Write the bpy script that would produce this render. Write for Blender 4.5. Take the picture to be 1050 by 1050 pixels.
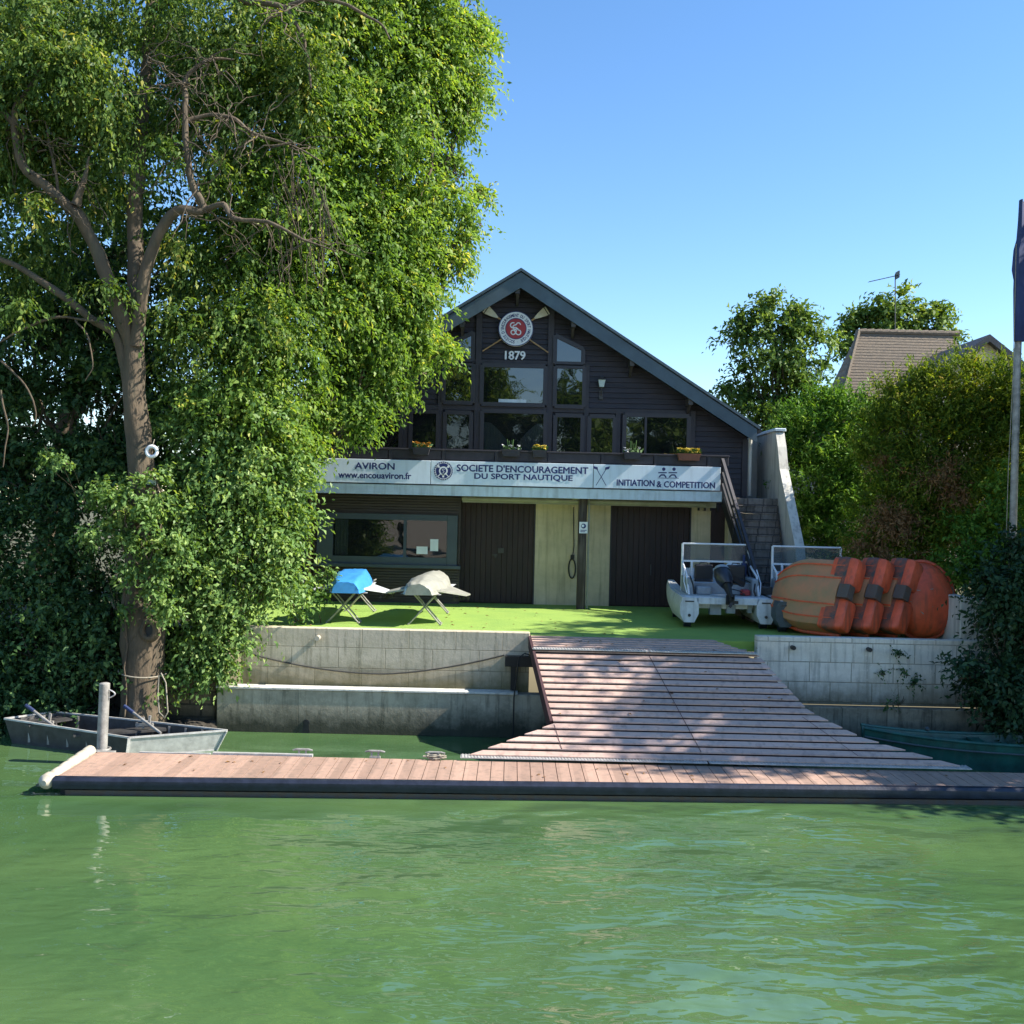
import bpy, math, random
import numpy as np
from mathutils import Vector, Matrix, noise
R = math.radians
# ------------------------------------------------------------------ camera, sky, sun, exposure
for o in list(bpy.data.objects): bpy.data.objects.remove(o)
scene = bpy.context.scene
COL = scene.collection
F = 1050.0; CH = 4.6; TH = R(1.3); Y0 = 520.0
cam_data = bpy.data.cameras.new('camera'); cam = bpy.data.objects.new('camera', cam_data); COL.objects.link(cam)
cam_data.sensor_width = 36; cam_data.lens = 36.0 * F / 1050.0
cam_data.shift_y = (Y0 - 525.0) / 1050.0
cam_data.clip_start = 0.1; cam_data.clip_end = 3000
cam.location = (0, 0, CH); cam.rotation_euler = (R(90), -TH, 0)
scene.camera = cam
SUN_EL = R(41); SUN_AZ = R(94)          # azimuth from +Y towards +X
world = bpy.data.worlds.new('World'); scene.world = world; world.use_nodes = True
wn = world.node_tree.nodes; wl = world.node_tree.links
bg = wn['Background']; bg.inputs['Strength'].default_value = 0.110
sky = wn.new('ShaderNodeTexSky'); sky.sky_type = 'NISHITA'; sky.sun_disc = False
sky.sun_elevation = SUN_EL; sky.sun_rotation = SUN_AZ; sky.altitude = 50; sky.air_density = 1.0; sky.dust_density = 0.0; sky.ozone_density = 4.5
hs = wn.new('ShaderNodeHueSaturation'); hs.inputs['Saturation'].default_value = 1.16; wbm = wn.new('ShaderNodeMixRGB'); wbm.blend_type = 'MULTIPLY'; wbm.inputs['Fac'].default_value = 1; wbm.inputs['Color2'].default_value = (0.97, 0.905, 0.86, 1); wl.new(sky.outputs['Color'], wbm.inputs['Color1']); wl.new(wbm.outputs['Color'], hs.inputs['Color']); wl.new(hs.outputs['Color'], bg.inputs['Color'])
sd = bpy.data.lights.new('sun', 'SUN'); sd.energy = 4.3; sd.angle = R(0.53); sd.color = (1.0, 0.93, 0.82)
sun = bpy.data.objects.new('sun', sd); COL.objects.link(sun)
sdir = Vector((math.sin(SUN_AZ) * math.cos(SUN_EL), math.cos(SUN_AZ) * math.cos(SUN_EL), math.sin(SUN_EL)))
sun.rotation_euler = sdir.to_track_quat('Z', 'Y').to_euler(); sun.location = (20, 10, 30)
scene.view_settings.view_transform = 'Standard'; scene.view_settings.look = 'None'
scene.view_settings.exposure = 1.45; scene.view_settings.gamma = 1.0
scene.render.resolution_x = 1024; scene.render.resolution_y = 1024
scene.render.engine = 'CYCLES'
scene.cycles.max_bounces = 8; scene.cycles.transparent_max_bounces = 12

# ------------------------------------------------------------------ helpers
CT, ST = math.cos(TH), math.sin(TH)
def at(px, py, Y):
    dx = px - 525.0; dy = py - Y0
    return Vector((Y / F * (dx * CT + dy * ST), Y, CH + Y / F * (dx * ST - dy * CT)))
def on_z(px, py, z):
    """point of the horizontal plane z seen at that pixel"""
    d = at(px, py, 1.0); k = (z - CH) / (d.z - CH)
    return Vector((d.x * k, k, z))

class MB:
    def __init__(s): s.v = []; s.f = []; s.mi = []; s.cur = 0
    def add(s, vs, fs):
        b = len(s.v); s.v += [tuple(v) for v in vs]; s.f += [tuple(i + b for i in f) for f in fs]; s.mi += [s.cur] * len(fs)
        return s
    def box(s, x0, x1, y0, y1, z0, z1):
        return s.add([(x0,y0,z0),(x1,y0,z0),(x1,y1,z0),(x0,y1,z0),(x0,y0,z1),(x1,y0,z1),(x1,y1,z1),(x0,y1,z1)],
              [(0,3,2,1),(4,5,6,7),(0,1,5,4),(1,2,6,5),(2,3,7,6),(3,0,4,7)])
    def bbox(s, x0, x1, y0, y1, z0, z1, b=0.01):
        """box with chamfered vertical and top edges"""
        A = [(x0+b,y0),(x1-b,y0),(x1,y0+b),(x1,y1-b),(x1-b,y1),(x0+b,y1),(x0,y1-b),(x0,y0+b)]
        In = [(x0+b,y0+b),(x1-b,y0+b),(x1-b,y0+b),(x1-b,y1-b),(x1-b,y1-b),(x0+b,y1-b),(x0+b,y1-b),(x0+b,y0+b)]
        v = [(x,y,z0) for x,y in A] + [(x,y,z1-b) for x,y in A] + [(x0+b,y0+b,z1),(x1-b,y0+b,z1),(x1-b,y1-b,z1),(x0+b,y1-b,z1)]
        f = [(7,6,5,4,3,2,1,0)] + [(i,(i+1)%8,8+(i+1)%8,8+i) for i in range(8)] + [(16,17,18,19)]
        f += [(8,9,17,16),(9,10,17),(10,11,18,17),(11,12,18),(12,13,19,18),(13,14,19),(14,15,16,19),(15,8,16)]
        return s.add(v, f)
    def bar(s, a, b, w, h, up=(0,0,1)):
        a = Vector(a); b = Vector(b); d = (b - a).normalized(); up = Vector(up)
        if abs(d.dot(up)) > 0.99: up = Vector((0,1,0))
        r = d.cross(up).normalized() * (w/2); u = r.cross(d).normalized() * (h/2)
        v = [a-r-u, a+r-u, a+r+u, a-r+u, b-r-u, b+r-u, b+r+u, b-r+u]
        return s.add(v, [(0,1,2,3),(4,7,6,5),(0,4,5,1),(1,5,6,2),(2,6,7,3),(3,7,4,0)])
    def tube(s, pts, rad, n=8, cap=True):
        pts = [Vector(p) for p in pts]; m = len(pts)
        if not hasattr(rad, '__len__'): rad = [rad]*m
        vs = []; prev = None
        for i, p in enumerate(pts):
            d = (pts[min(i+1,m-1)] - pts[max(i-1,0)]).normalized()
            if prev is None:
                r = d.cross(Vector((0,0,1)))
                if r.length < 0.05: r = d.cross(Vector((0,1,0)))
            else: r = prev - d*prev.dot(d)
            r.normalize(); prev = r; u = d.cross(r)
            for k in range(n):
                t = 2*math.pi*k/n; vs.append(p + (r*math.cos(t) + u*math.sin(t))*rad[i])
        fs = [(i*n+k, i*n+(k+1)%n, (i+1)*n+(k+1)%n, (i+1)*n+k) for i in range(m-1) for k in range(n)]
        if cap: fs += [tuple(range(n-1,-1,-1)), tuple((m-1)*n+k for k in range(n))]
        return s.add(vs, fs)
    def cyl(s, a, b, r, n=16): return s.tube([a, b], r, n)
    def prism(s, poly, axis, a, b):
        """poly of 2D points extruded along axis from a to b ('y': (x,z) ; 'x': (y,z) ; 'z': (x,y))"""
        def P(q, t): return {'y': (q[0], t, q[1]), 'x': (t, q[0], q[1]), 'z': (q[0], q[1], t)}[axis]
        n = len(poly); v = [P(q, a) for q in poly] + [P(q, b) for q in poly]
        return s.add(v, [tuple(range(n)), tuple(range(2*n-1, n-1, -1))] + [(i, i+n, (i+1)%n+n, (i+1)%n) for i in range(n)])
    def loft(s, rings, close=True, cap0=False, cap1=False):
        n = len(rings[0]); vs = [p for r in rings for p in r]; m = len(rings)
        K = n if close else n-1
        fs = [(i*n+k, i*n+(k+1)%n, (i+1)*n+(k+1)%n, (i+1)*n+k) for i in range(m-1) for k in range(K)]
        if cap0: fs.append(tuple(range(n-1,-1,-1)))
        if cap1: fs.append(tuple((m-1)*n+k for k in range(n)))
        return s.add(vs, fs)
    def ball(s, c, r, n=10, m=7, sc=(1,1,1)):
        vs = [(c[0], c[1], c[2]-r*sc[2])]
        for j in range(1, m):
            ph = -math.pi/2 + math.pi*j/m
            for k in range(n):
                t = 2*math.pi*k/n; vs.append((c[0]+r*sc[0]*math.cos(ph)*math.cos(t), c[1]+r*sc[1]*math.cos(ph)*math.sin(t), c[2]+r*sc[2]*math.sin(ph)))
        vs.append((c[0], c[1], c[2]+r*sc[2])); T = len(vs)-1
        fs = [(0, 1+(k+1)%n, 1+k) for k in range(n)]
        for j in range(m-2):
            for k in range(n): fs.append((1+j*n+k, 1+j*n+(k+1)%n, 1+(j+1)*n+(k+1)%n, 1+(j+1)*n+k))
        fs += [(1+(m-2)*n+k, 1+(m-2)*n+(k+1)%n, T) for k in range(n)]
        return s.add(vs, fs)
    def build(s, name, mat, parent=None, smooth=False, loc=None):
        me = bpy.data.meshes.new(name); me.from_pydata(s.v, [], s.f); 
        for m in (mat if isinstance(mat, (list, tuple)) else [mat]): me.materials.append(m)
        if isinstance(mat, (list, tuple)): me.polygons.foreach_set('material_index', s.mi)
        import bmesh
        bm = bmesh.new(); bm.from_mesh(me); bmesh.ops.recalc_face_normals(bm, faces=bm.faces[:]); bm.to_mesh(me); bm.free()
        if smooth: me.polygons.foreach_set('use_smooth', [True]*len(me.polygons)); 
        if smooth == 'auto':
            try: me.set_sharp_from_angle(angle=R(35))
            except Exception: pass
        o = bpy.data.objects.new(name, me); COL.objects.link(o)
        if parent: o.parent = parent
        if loc: o.location = loc
        return o
    def xf(s, M):
        s.v = [tuple(M @ Vector(v)) for v in s.v]; return s

def tag(o, label=None, cat=None, group=None, kind=None):
    if label: o['label'] = label
    if cat: o['category'] = cat
    if group: o['group'] = group
    if kind: o['kind'] = kind
    return o
def empty(name, loc=(0,0,0), rz=0, label=None, cat=None, group=None):
    o = bpy.data.objects.new(name, None); COL.objects.link(o); o.location = loc; o.rotation_euler = (0,0,rz)
    o.empty_display_size = 0.3
    return tag(o, label, cat, group)
def copy_tree(o, parent=None):
    kids = [c for c in list(bpy.data.objects) if c.parent == o]
    c = o.copy(); COL.objects.link(c); c.parent = parent
    for k in kids: copy_tree(k, c)
    return c
def rebase(root, parts):
    """parts (and their sub-parts) were built in world coordinates: keep them there under an Empty placed at the base"""
    inv = Matrix.Translation(-Vector(root.location)); done = set()
    def rec(o):
        if o.data.name not in done: done.add(o.data.name); o.data.transform(inv)
        for c in bpy.data.objects:
            if c.parent == o: rec(c)
    for p in parts: rec(p)

# ------------------------------------------------------------------ materials
def mat(name, col, rough=0.7, var=0.15, vscale=3.0, bump=0.0, bscale=30.0, col2=None, metal=0.0, spec=0.5, streak=None, stretch=(1,1,1), contrast=1.0, plank=None):
    m = bpy.data.materials.new(name); m.use_nodes = True; nt = m.node_tree; N = nt.nodes; L = nt.links
    b = N['Principled BSDF']; b.inputs['Roughness'].default_value = rough; b.inputs['Metallic'].default_value = metal
    b.inputs['Specular IOR Level'].default_value = spec
    tc = N.new('ShaderNodeTexCoord'); mp = N.new('ShaderNodeMapping'); mp.inputs['Scale'].default_value = stretch
    L.new(tc.outputs['Object'], mp.inputs['Vector'])
    nz = N.new('ShaderNodeTexNoise'); nz.inputs['Scale'].default_value = vscale; nz.inputs['Detail'].default_value = 6; nz.inputs['Roughness'].default_value = 0.65
    L.new(mp.outputs['Vector'], nz.inputs['Vector'])
    cr = N.new('ShaderNodeValToRGB'); h = 0.22/contrast
    cr.color_ramp.elements[0].position = 0.5-h; cr.color_ramp.elements[1].position = 0.5+h
    c = Vector(col[:3]); c2 = Vector(col2[:3]) if col2 else c*(1-var*2)
    c1 = c*(1+var*0.6) if not col2 else c
    cr.color_ramp.elements[0].color = (*c2, 1); cr.color_ramp.elements[1].color = (*c1, 1)
    L.new(nz.outputs['Fac'], cr.inputs['Fac'])
    out = cr.outputs['Color']
    if streak:   # (colour, amount): vertical run-off stains
        mp2 = N.new('ShaderNodeMapping'); mp2.inputs['Scale'].default_value = (6, 6, 0.5); L.new(tc.outputs['Object'], mp2.inputs['Vector'])
        n2 = N.new('ShaderNodeTexNoise'); n2.inputs['Scale'].default_value = 1.6; n2.inputs['Detail'].default_value = 5; L.new(mp2.outputs['Vector'], n2.inputs['Vector'])
        r2 = N.new('ShaderNodeValToRGB'); r2.color_ramp.elements[0].position = 0.50; r2.color_ramp.elements[1].position = 0.72
        r2.color_ramp.elements[0].color = (0,0,0,1); r2.color_ramp.elements[1].color = (streak[1],)*3 + (1,)
        L.new(n2.outputs['Fac'], r2.inputs['Fac'])
        mx = N.new('ShaderNodeMixRGB'); mx.inputs['Color2'].default_value = (*streak[0], 1)
        L.new(r2.outputs['Color'], mx.inputs['Fac']); L.new(out, mx.inputs['Color1']); out = mx.outputs['Color']
    if plank:    # each board its own tone: (axis, pitch, offset, amount)
        sp = N.new('ShaderNodeSeparateXYZ'); L.new(tc.outputs['Object'], sp.inputs[0])
        a1 = N.new('ShaderNodeMath'); a1.operation = 'MULTIPLY_ADD'; a1.inputs[1].default_value = 1/plank[1]; a1.inputs[2].default_value = plank[2]; L.new(sp.outputs[plank[0]], a1.inputs[0])
        fl = N.new('ShaderNodeMath'); fl.operation = 'FLOOR'; L.new(a1.outputs[0], fl.inputs[0])
        wnz = N.new('ShaderNodeTexWhiteNoise'); wnz.noise_dimensions = '1D'; L.new(fl.outputs[0], wnz.inputs['W'])
        mr = N.new('ShaderNodeMapRange'); mr.inputs['To Min'].default_value = 1-plank[3]; mr.inputs['To Max'].default_value = 1+plank[3]*0.4; L.new(wnz.outputs['Value'], mr.inputs['Value'])
        vm = N.new('ShaderNodeVectorMath'); vm.operation = 'SCALE'; L.new(out, vm.inputs[0]); L.new(mr.outputs[0], vm.inputs['Scale']); out = vm.outputs[0]
    L.new(out, b.inputs['Base Color'])
    if bump > 0:
        n3 = N.new('ShaderNodeTexNoise'); n3.inputs['Scale'].default_value = bscale; n3.inputs['Detail'].default_value = 5
        L.new(mp.outputs['Vector'], n3.inputs['Vector'])
        bp = N.new('ShaderNodeBump'); bp.inputs['Strength'].default_value = 0.8; bp.inputs['Distance'].default_value = bump
        L.new(n3.outputs['Fac'], bp.inputs['Height']); L.new(bp.outputs['Normal'], b.inputs['Normal'])
    return m
def leafmat(name, cols, trans=0.35, gloss=0.45):
    m = bpy.data.materials.new(name); m.use_nodes = True; nt = m.node_tree; N = nt.nodes; L = nt.links
    b = N['Principled BSDF']; b.inputs['Roughness'].default_value = gloss+0.08; b.inputs['Specular IOR Level'].default_value = 0.18
    a = N.new('ShaderNodeAttribute'); a.attribute_name = 'rnd'
    cr = N.new('ShaderNodeValToRGB'); e = cr.color_ramp.elements
    while len(e) < len(cols): e.new(0.5)
    for i, c in enumerate(cols): e[i].position = c[0]; e[i].color = (*c[1], 1)
    L.new(a.outputs['Fac'], cr.inputs['Fac']); L.new(cr.outputs['Color'], b.inputs['Base Color'])
    tr = N.new('ShaderNodeBsdfTranslucent'); mul = N.new('ShaderNodeMixRGB'); mul.blend_type = 'MULTIPLY'; mul.inputs['Fac'].default_value = 1
    mul.inputs['Color2'].default_value = (1.5, 1.45, 0.5, 1); L.new(cr.outputs['Color'], mul.inputs['Color1']); L.new(mul.outputs['Color'], tr.inputs['Color'])
    mx = N.new('ShaderNodeMixShader'); mx.inputs['Fac'].default_value = trans
    L.new(b.outputs[0], mx.inputs[1]); L.new(tr.outputs[0], mx.inputs[2]); L.new(mx.outputs[0], N['Material Output'].inputs['Surface'])
    return m
M = {}
M['siding'] = mat('siding', (0.038,0.033,0.042), 0.62, 0.25, 2.5, 0.004, 40, stretch=(0.35,1,4))
M['post'] = mat('post', (0.038,0.034,0.042), 0.6, 0.2, 4, 0.002, 40)
M['fascia'] = mat('fascia', (0.07,0.11,0.14), 0.55, 0.15, 3)
M['roofing'] = mat('roofing', (0.055,0.06,0.07), 0.75, 0.25, 4, 0.01, 30)
M['winframe'] = mat('winframe', (0.032,0.030,0.038), 0.45, 0.1)
M['blueframe'] = mat('blueframe', (0.055,0.075,0.09), 0.5, 0.1)
M['door'] = mat('door', (0.026,0.0095,0.009), 0.6, 0.3, 3, 0.003, 30, stretch=(3,1,0.5))
M['cream'] = mat('cream', (0.60,0.50,0.33), 0.85, 0.12, 2, 0.004, 60, streak=((0.2,0.18,0.12),0.5))
M['soffit'] = mat('soffit', (0.34,0.33,0.25), 0.8, 0.15, 3)
M['louvre'] = mat('louvre', (0.06,0.045,0.037), 0.55, 0.25, 6, stretch=(0.4,1,3))
M['sign'] = mat('sign', (0.70,0.80,0.88), 0.4, 0.04, 3, streak=((0.35,0.4,0.42),0.25))
M['signtrim'] = mat('signtrim', (0.58,0.68,0.74), 0.5, 0.1, 4, streak=((0.2,0.22,0.2),0.4))
M['navy'] = mat('navy', (0.012,0.025,0.14), 0.5, 0.05)
M['white'] = mat('white', (0.78,0.80,0.82), 0.4, 0.06, 5)
M['red'] = mat('red', (0.40,0.03,0.035), 0.5, 0.1)
M['black'] = mat('black', (0.012,0.012,0.014), 0.5, 0.2)
M['rubber'] = mat('rubber', (0.022,0.027,0.045), 0.36, 0.3, 6, 0.004, 25)
M['oarblade'] = mat('oarblade', (0.62,0.58,0.44), 0.5, 0.1, 10)
M['varnish'] = mat('varnish', (0.42,0.26,0.12), 0.4, 0.15, 10)
M['turf'] = mat('turf', (0.27,0.40,0.070), 0.92, 0.2, 1.3, 0.014, 130, contrast=0.9, col2=(0.19,0.32,0.06))
M['bounce_ground'] = mat('bounce_ground', (0.58,0.50,0.40), 0.95, 0.15, 1.5)  # unseen near bank, made pale to bounce light onto the walls
M['ground'] = mat('ground', (0.07,0.09,0.03), 0.95, 0.3, 0.6, 0.03, 6, col2=(0.08,0.06,0.04))
M['soil'] = mat('soil', (0.045,0.038,0.028), 0.95, 0.3, 2, 0.04, 8)
M['deck'] = mat('deck', (0.44,0.285,0.215), 0.65, 0.12, 2.2, 0.004, 60, stretch=(3,0.5,1), streak=((0.20,0.15,0.12),0.55), col2=(0.34,0.225,0.17), plank=('X',0.216,0.5,0.22))
M['rampdeck'] = mat('rampdeck', (0.64,0.42,0.33), 0.62, 0.14, 1.6, 0.004, 60, stretch=(0.6,3,3), streak=((0.2,0.15,0.13),0.5), col2=(0.48,0.35,0.30), plank=('Y',0.151,0.1,0.2))
M['rampgap'] = mat('rampgap', (0.05,0.018,0.022), 0.8, 0.2)
M['alu'] = mat('alu', (0.58,0.57,0.55), 0.38, 0.18, 8, 0.002, 40, metal=0.25)
M['galv'] = mat('galv', (0.36,0.345,0.32), 0.5, 0.3, 6, 0.003, 40, metal=0.2)
M['worn'] = mat('worn', (0.38,0.09,0.045), 0.6, 0.2, 5, 0.004, 15, col2=(0.07,0.068,0.060), contrast=2.0)
M['galvdark'] = mat('galvdark', (0.065,0.063,0.062), 0.5, 0.3, 5, 0.003, 30, metal=0.1, streak=((0.05,0.04,0.035),0.5))
M['steps'] = mat('steps', (0.13,0.115,0.10), 0.85, 0.3, 5, 0.01, 25)
M['plaster'] = mat('plaster', (0.62,0.60,0.53), 0.85, 0.1, 2, 0.005, 50, streak=((0.2,0.19,0.17),0.6))
M['bark'] = mat('bark', (0.13,0.095,0.06), 0.9, 0.25, 5, 0.04, 16, stretch=(1,1,0.3), col2=(0.055,0.043,0.030), streak=((0.07,0.075,0.05),0.5))
M['twig'] = mat('twig', (0.22,0.17,0.11), 0.85, 0.25, 6)
M['orange'] = mat('orange', (0.78,0.12,0.045), 0.5, 0.15, 4, 0.003, 12, streak=((0.10,0.06,0.04),0.55))
M['muddy'] = mat('muddy', (0.58,0.23,0.11), 0.65, 0.2, 3, 0.004, 15, col2=(0.33,0.23,0.11), contrast=1.1)
M['greyhull'] = mat('greyhull', (0.085,0.088,0.09), 0.6, 0.3, 8, col2=(0.12,0.07,0.04))
M['greenboat'] = mat('greenboat', (0.012,0.095,0.075), 0.4, 0.3, 4, streak=((0.05,0.09,0.08),0.4))
M['blueboat'] = mat('blueboat', (0.045,0.26,0.62), 0.42, 0.1, 5)
M['greyboat'] = mat('greyboat', (0.34,0.34,0.29), 0.45, 0.15, 5)
M['boatwhite'] = mat('boatwhite', (0.62,0.65,0.66), 0.42, 0.12, 6, streak=((0.2,0.2,0.18),0.4))
M['boatgrey'] = mat('boatgrey', (0.28,0.33,0.37), 0.45, 0.15, 6)
M['tubeboat'] = mat('tubeboat', (0.05,0.075,0.085), 0.5, 0.2, 6)
M['rooftile'] = mat('rooftile', (0.235,0.18,0.125), 0.85, 0.2, 3.5, 0.03, 14, col2=(0.11,0.095,0.078), stretch=(2.5,1,6))
M['hedgeplain'] = mat('hedgeplain', (0.05,0.12,0.02), 0.7, 0.2)
M['flower'] = mat('flower', (0.75,0.60,0.10), 0.6, 0.1)
M['flowerred'] = mat('flowerred', (0.62,0.36,0.08), 0.6, 0.1)
M['terracotta'] = mat('terracotta', (0.26,0.10,0.06), 0.8, 0.15, 5)
M['rope'] = mat('rope', (0.35,0.31,0.24), 0.9, 0.2, 20)
M['darkrope'] = mat('darkrope', (0.05,0.05,0.045), 0.85, 0.2, 20)
M['fender'] = mat('fender', (0.50,0.45,0.35), 0.6, 0.12, 9, streak=((0.25,0.2,0.12),0.4))
M['wood'] = mat('wood', (0.22,0.10,0.045), 0.7, 0.2, 5, stretch=(0.3,1,3))
M['bluefabric'] = mat('bluefabric', (0.03,0.05,0.14), 0.8, 0.2, 3)
M['curtain'] = mat('curtain', (0.5,0.52,0.52), 0.8, 0.1, 3)
M['lampglass'] = mat('lampglass', (0.45,0.55,0.55), 0.2, 0.05)

def bricky(name, col, mortar, col2, bw=1.0, bh=0.21, mort=0.012, stain=(0.09,0.085,0.05), moss=None, offset=0.5, basez=None):
    """block wall seen on X/Z (object coordinates), with weathering rising from the base"""
    m = bpy.data.materials.new(name); m.use_nodes = True; nt = m.node_tree; N = nt.nodes; L = nt.links
    b = N['Principled BSDF']; b.inputs['Roughness'].default_value = 0.88
    tc = N.new('ShaderNodeTexCoord'); sp = N.new('ShaderNodeSeparateXYZ'); L.new(tc.outputs['Object'], sp.inputs[0])
    cb = N.new('ShaderNodeCombineXYZ'); ad = N.new('ShaderNodeMath'); L.new(sp.outputs['X'], ad.inputs[0]); L.new(sp.outputs['Y'], ad.inputs[1])
    L.new(ad.outputs[0], cb.inputs['X']); L.new(sp.outputs['Z'], cb.inputs['Y'])
    br = N.new('ShaderNodeTexBrick'); br.inputs['Scale'].default_value = 1; br.inputs['Brick Width'].default_value = bw; br.inputs['Row Height'].default_value = bh
    br.inputs['Mortar Size'].default_value = mort; br.offset = offset; br.inputs['Mortar Smooth'].default_value = 0.6
    br.inputs['Color1'].default_value = (*col, 1); br.inputs['Color2'].default_value = (*col2, 1); br.inputs['Mortar'].default_value = (*mortar, 1)
    L.new(cb.outputs[0], br.inputs['Vector'])
    def nz(scale, det, vec=None, rough=0.6):
        n = N.new('ShaderNodeTexNoise'); n.inputs['Scale'].default_value = scale; n.inputs['Detail'].default_value = det; n.inputs['Roughness'].default_value = rough
        L.new(vec or tc.outputs['Object'], n.inputs['Vector']); return n.outputs['Fac']
    def ramp(src, a, bb, va=0.0, vb=1.0):
        r = N.new('ShaderNodeMapRange'); r.inputs['From Min'].default_value = a; r.inputs['From Max'].default_value = bb
        r.inputs['To Min'].default_value = va; r.inputs['To Max'].default_value = vb; L.new(src, r.inputs['Value']); return r.outputs[0]
    def mixc(fac, c1, colr, mode='MIX'):
        x = N.new('ShaderNodeMixRGB'); x.blend_type = mode; L.new(fac, x.inputs['Fac']); L.new(c1, x.inputs['Color1']); x.inputs['Color2'].default_value = (*colr, 1); return x.outputs['Color']
    out = br.outputs['Color']
    out = mixc(ramp(nz(1.3, 6, rough=0.7), 0.42, 0.72, 0, 0.75), out, stain)
    mp2 = N.new('ShaderNodeMapping'); mp2.inputs['Scale'].default_value = (7, 7, 0.7); L.new(tc.outputs['Object'], mp2.inputs['Vector'])
    st = ramp(nz(1.5, 6, mp2.outputs['Vector']), 0.50, 0.70, 0, 0.7)
    out = mixc(st, out, tuple(c*0.6 for c in stain))
    out = mixc(ramp(nz(14, 4), 0.55, 0.8, 0, 0.5), out, tuple(c*1.25 for c in col))
    if moss:   # (colour, z0 full, z1 none)
        jit = N.new('ShaderNodeMath'); jit.operation = 'MULTIPLY_ADD'; jit.inputs[1].default_value = moss[3] if len(moss) > 3 else 0.5; 
        L.new(nz(2.2, 6, rough=0.7), jit.inputs[0]); L.new(sp.outputs['Z'], jit.inputs[2])
        out = mixc(ramp(jit.outputs[0], moss[2], moss[1], 0, 0.92), out, moss[0])
    L.new(out, b.inputs['Base Color'])
    bp = N.new('ShaderNodeBump'); bp.inputs['Distance'].default_value = 0.012; bp.inputs['Strength'].default_value = 0.7
    mm = N.new('ShaderNodeMath'); mm.operation = 'MULTIPLY_ADD'; mm.inputs[1].default_value = -0.8
    L.new(br.outputs['Fac'], mm.inputs[0]); L.new(nz(12, 6, rough=0.7), mm.inputs[2]); L.new(mm.outputs[0], bp.inputs['Height'])
    L.new(bp.outputs['Normal'], b.inputs['Normal'])
    return m
M['wall_up'] = bricky('wall_up', (0.60,0.52,0.39), (0.28,0.25,0.18), (0.56,0.48,0.36), 0.95, 0.42, 0.010, stain=(0.36,0.32,0.21), moss=((0.13,0.115,0.05), 1.25, 1.85, 0.7))
M['wall_low'] = bricky('wall_low', (0.46,0.40,0.30), (0.27,0.25,0.19), (0.30,0.27,0.2), 4.0, 1.4, 0.008, stain=(0.15,0.135,0.09), moss=((0.022,0.025,0.012), 0.52, 0.95, 0.7))
M['wall_right'] = bricky('wall_right', (0.78,0.71,0.60), (0.30,0.27,0.2), (0.70,0.66,0.56), 0.85, 0.40, 0.012, stain=(0.52,0.47,0.37), moss=((0.10,0.09,0.055), 1.15, 1.75, 0.8))
M['wall_rlow'] = bricky('wall_rlow', (0.34,0.30,0.22), (0.10,0.09,0.06), (0.18,0.15,0.1), 0.9, 0.9, 0.012, stain=(0.06,0.05,0.035), moss=((0.02,0.02,0.012), 0.4, 0.9, 0.8))
M['rubble'] = bricky('rubble', (0.16,0.12,0.08), (0.05,0.04,0.03), (0.12,0.09,0.06), 0.45, 0.25, 0.03, stain=(0.05,0.04,0.02), moss=((0.02,0.02,0.012), 0.4, 0.7))
M['stairstone'] = bricky('stairstone', (0.24,0.21,0.18), (0.07,0.06,0.055), (0.16,0.14,0.125), 0.42, 0.19, 0.018, stain=(0.04,0.035,0.03))

def glassmat(name, tint, fac, ior=1.9):
    m = bpy.data.materials.new(name); m.use_nodes = True; N = m.node_tree.nodes; L = m.node_tree.links
    g = N['Principled BSDF']; g.inputs['Base Color'].default_value = (*tint, 1); g.inputs['Roughness'].default_value = 0.015; g.inputs['IOR'].default_value = ior
    tc = N.new('ShaderNodeTexCoord'); nz = N.new('ShaderNodeTexNoise'); nz.inputs['Scale'].default_value = 1.2; bp = N.new('ShaderNodeBump'); bp.inputs['Distance'].default_value = 0.004
    L.new(tc.outputs['Object'], nz.inputs['Vector']); L.new(nz.outputs['Fac'], bp.inputs['Height']); L.new(bp.outputs['Normal'], g.inputs['Normal'])
    if fac > 0:
        t = N.new('ShaderNodeBsdfTransparent'); t.inputs['Color'].default_value = (0.75,0.8,0.8,1); mx = N.new('ShaderNodeMixShader'); mx.inputs['Fac'].default_value = fac
        L.new(g.outputs[0], mx.inputs[1]); L.new(t.outputs[0], mx.inputs[2]); L.new(mx.outputs[0], N['Material Output'].inputs['Surface'])
    return m
M['glass'] = glassmat('glass', (0.008,0.009,0.010), 0.0, 2.1)
M['glass_see'] = glassmat('glass_see', (0.02,0.02,0.022), 0.6, 1.9)
M['perspex'] = glassmat('perspex', (0.25,0.28,0.30), 0.80, 1.5)

# water
wm = bpy.data.materials.new('water'); wm.use_nodes = True; N = wm.node_tree.nodes; L = wm.node_tree.links
b = N['Principled BSDF']; b.inputs['Roughness'].default_value = 0.02; b.inputs['IOR'].default_value = 2.1
tc = N.new('ShaderNodeTexCoord')
def wn_(scale, det, st, dist=0.0):
    mp = N.new('ShaderNodeMapping'); mp.inputs['Scale'].default_value = st; L.new(tc.outputs['Object'], mp.inputs['Vector'])
    n = N.new('ShaderNodeTexNoise'); n.inputs['Scale'].default_value = scale; n.inputs['Detail'].default_value = det; n.inputs['Distortion'].default_value = dist
    L.new(mp.outputs['Vector'], n.inputs['Vector']); return n.outputs['Fac']
def math_(op, a, b_, c=None):
    n = N.new('ShaderNodeMath'); n.operation = op
    for i, x in enumerate((a, b_, c)):
        if x is None: continue
        if isinstance(x, (int, float)): n.inputs[i].default_value = x
        else: L.new(x, n.inputs[i])
    return n.outputs[0]
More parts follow.
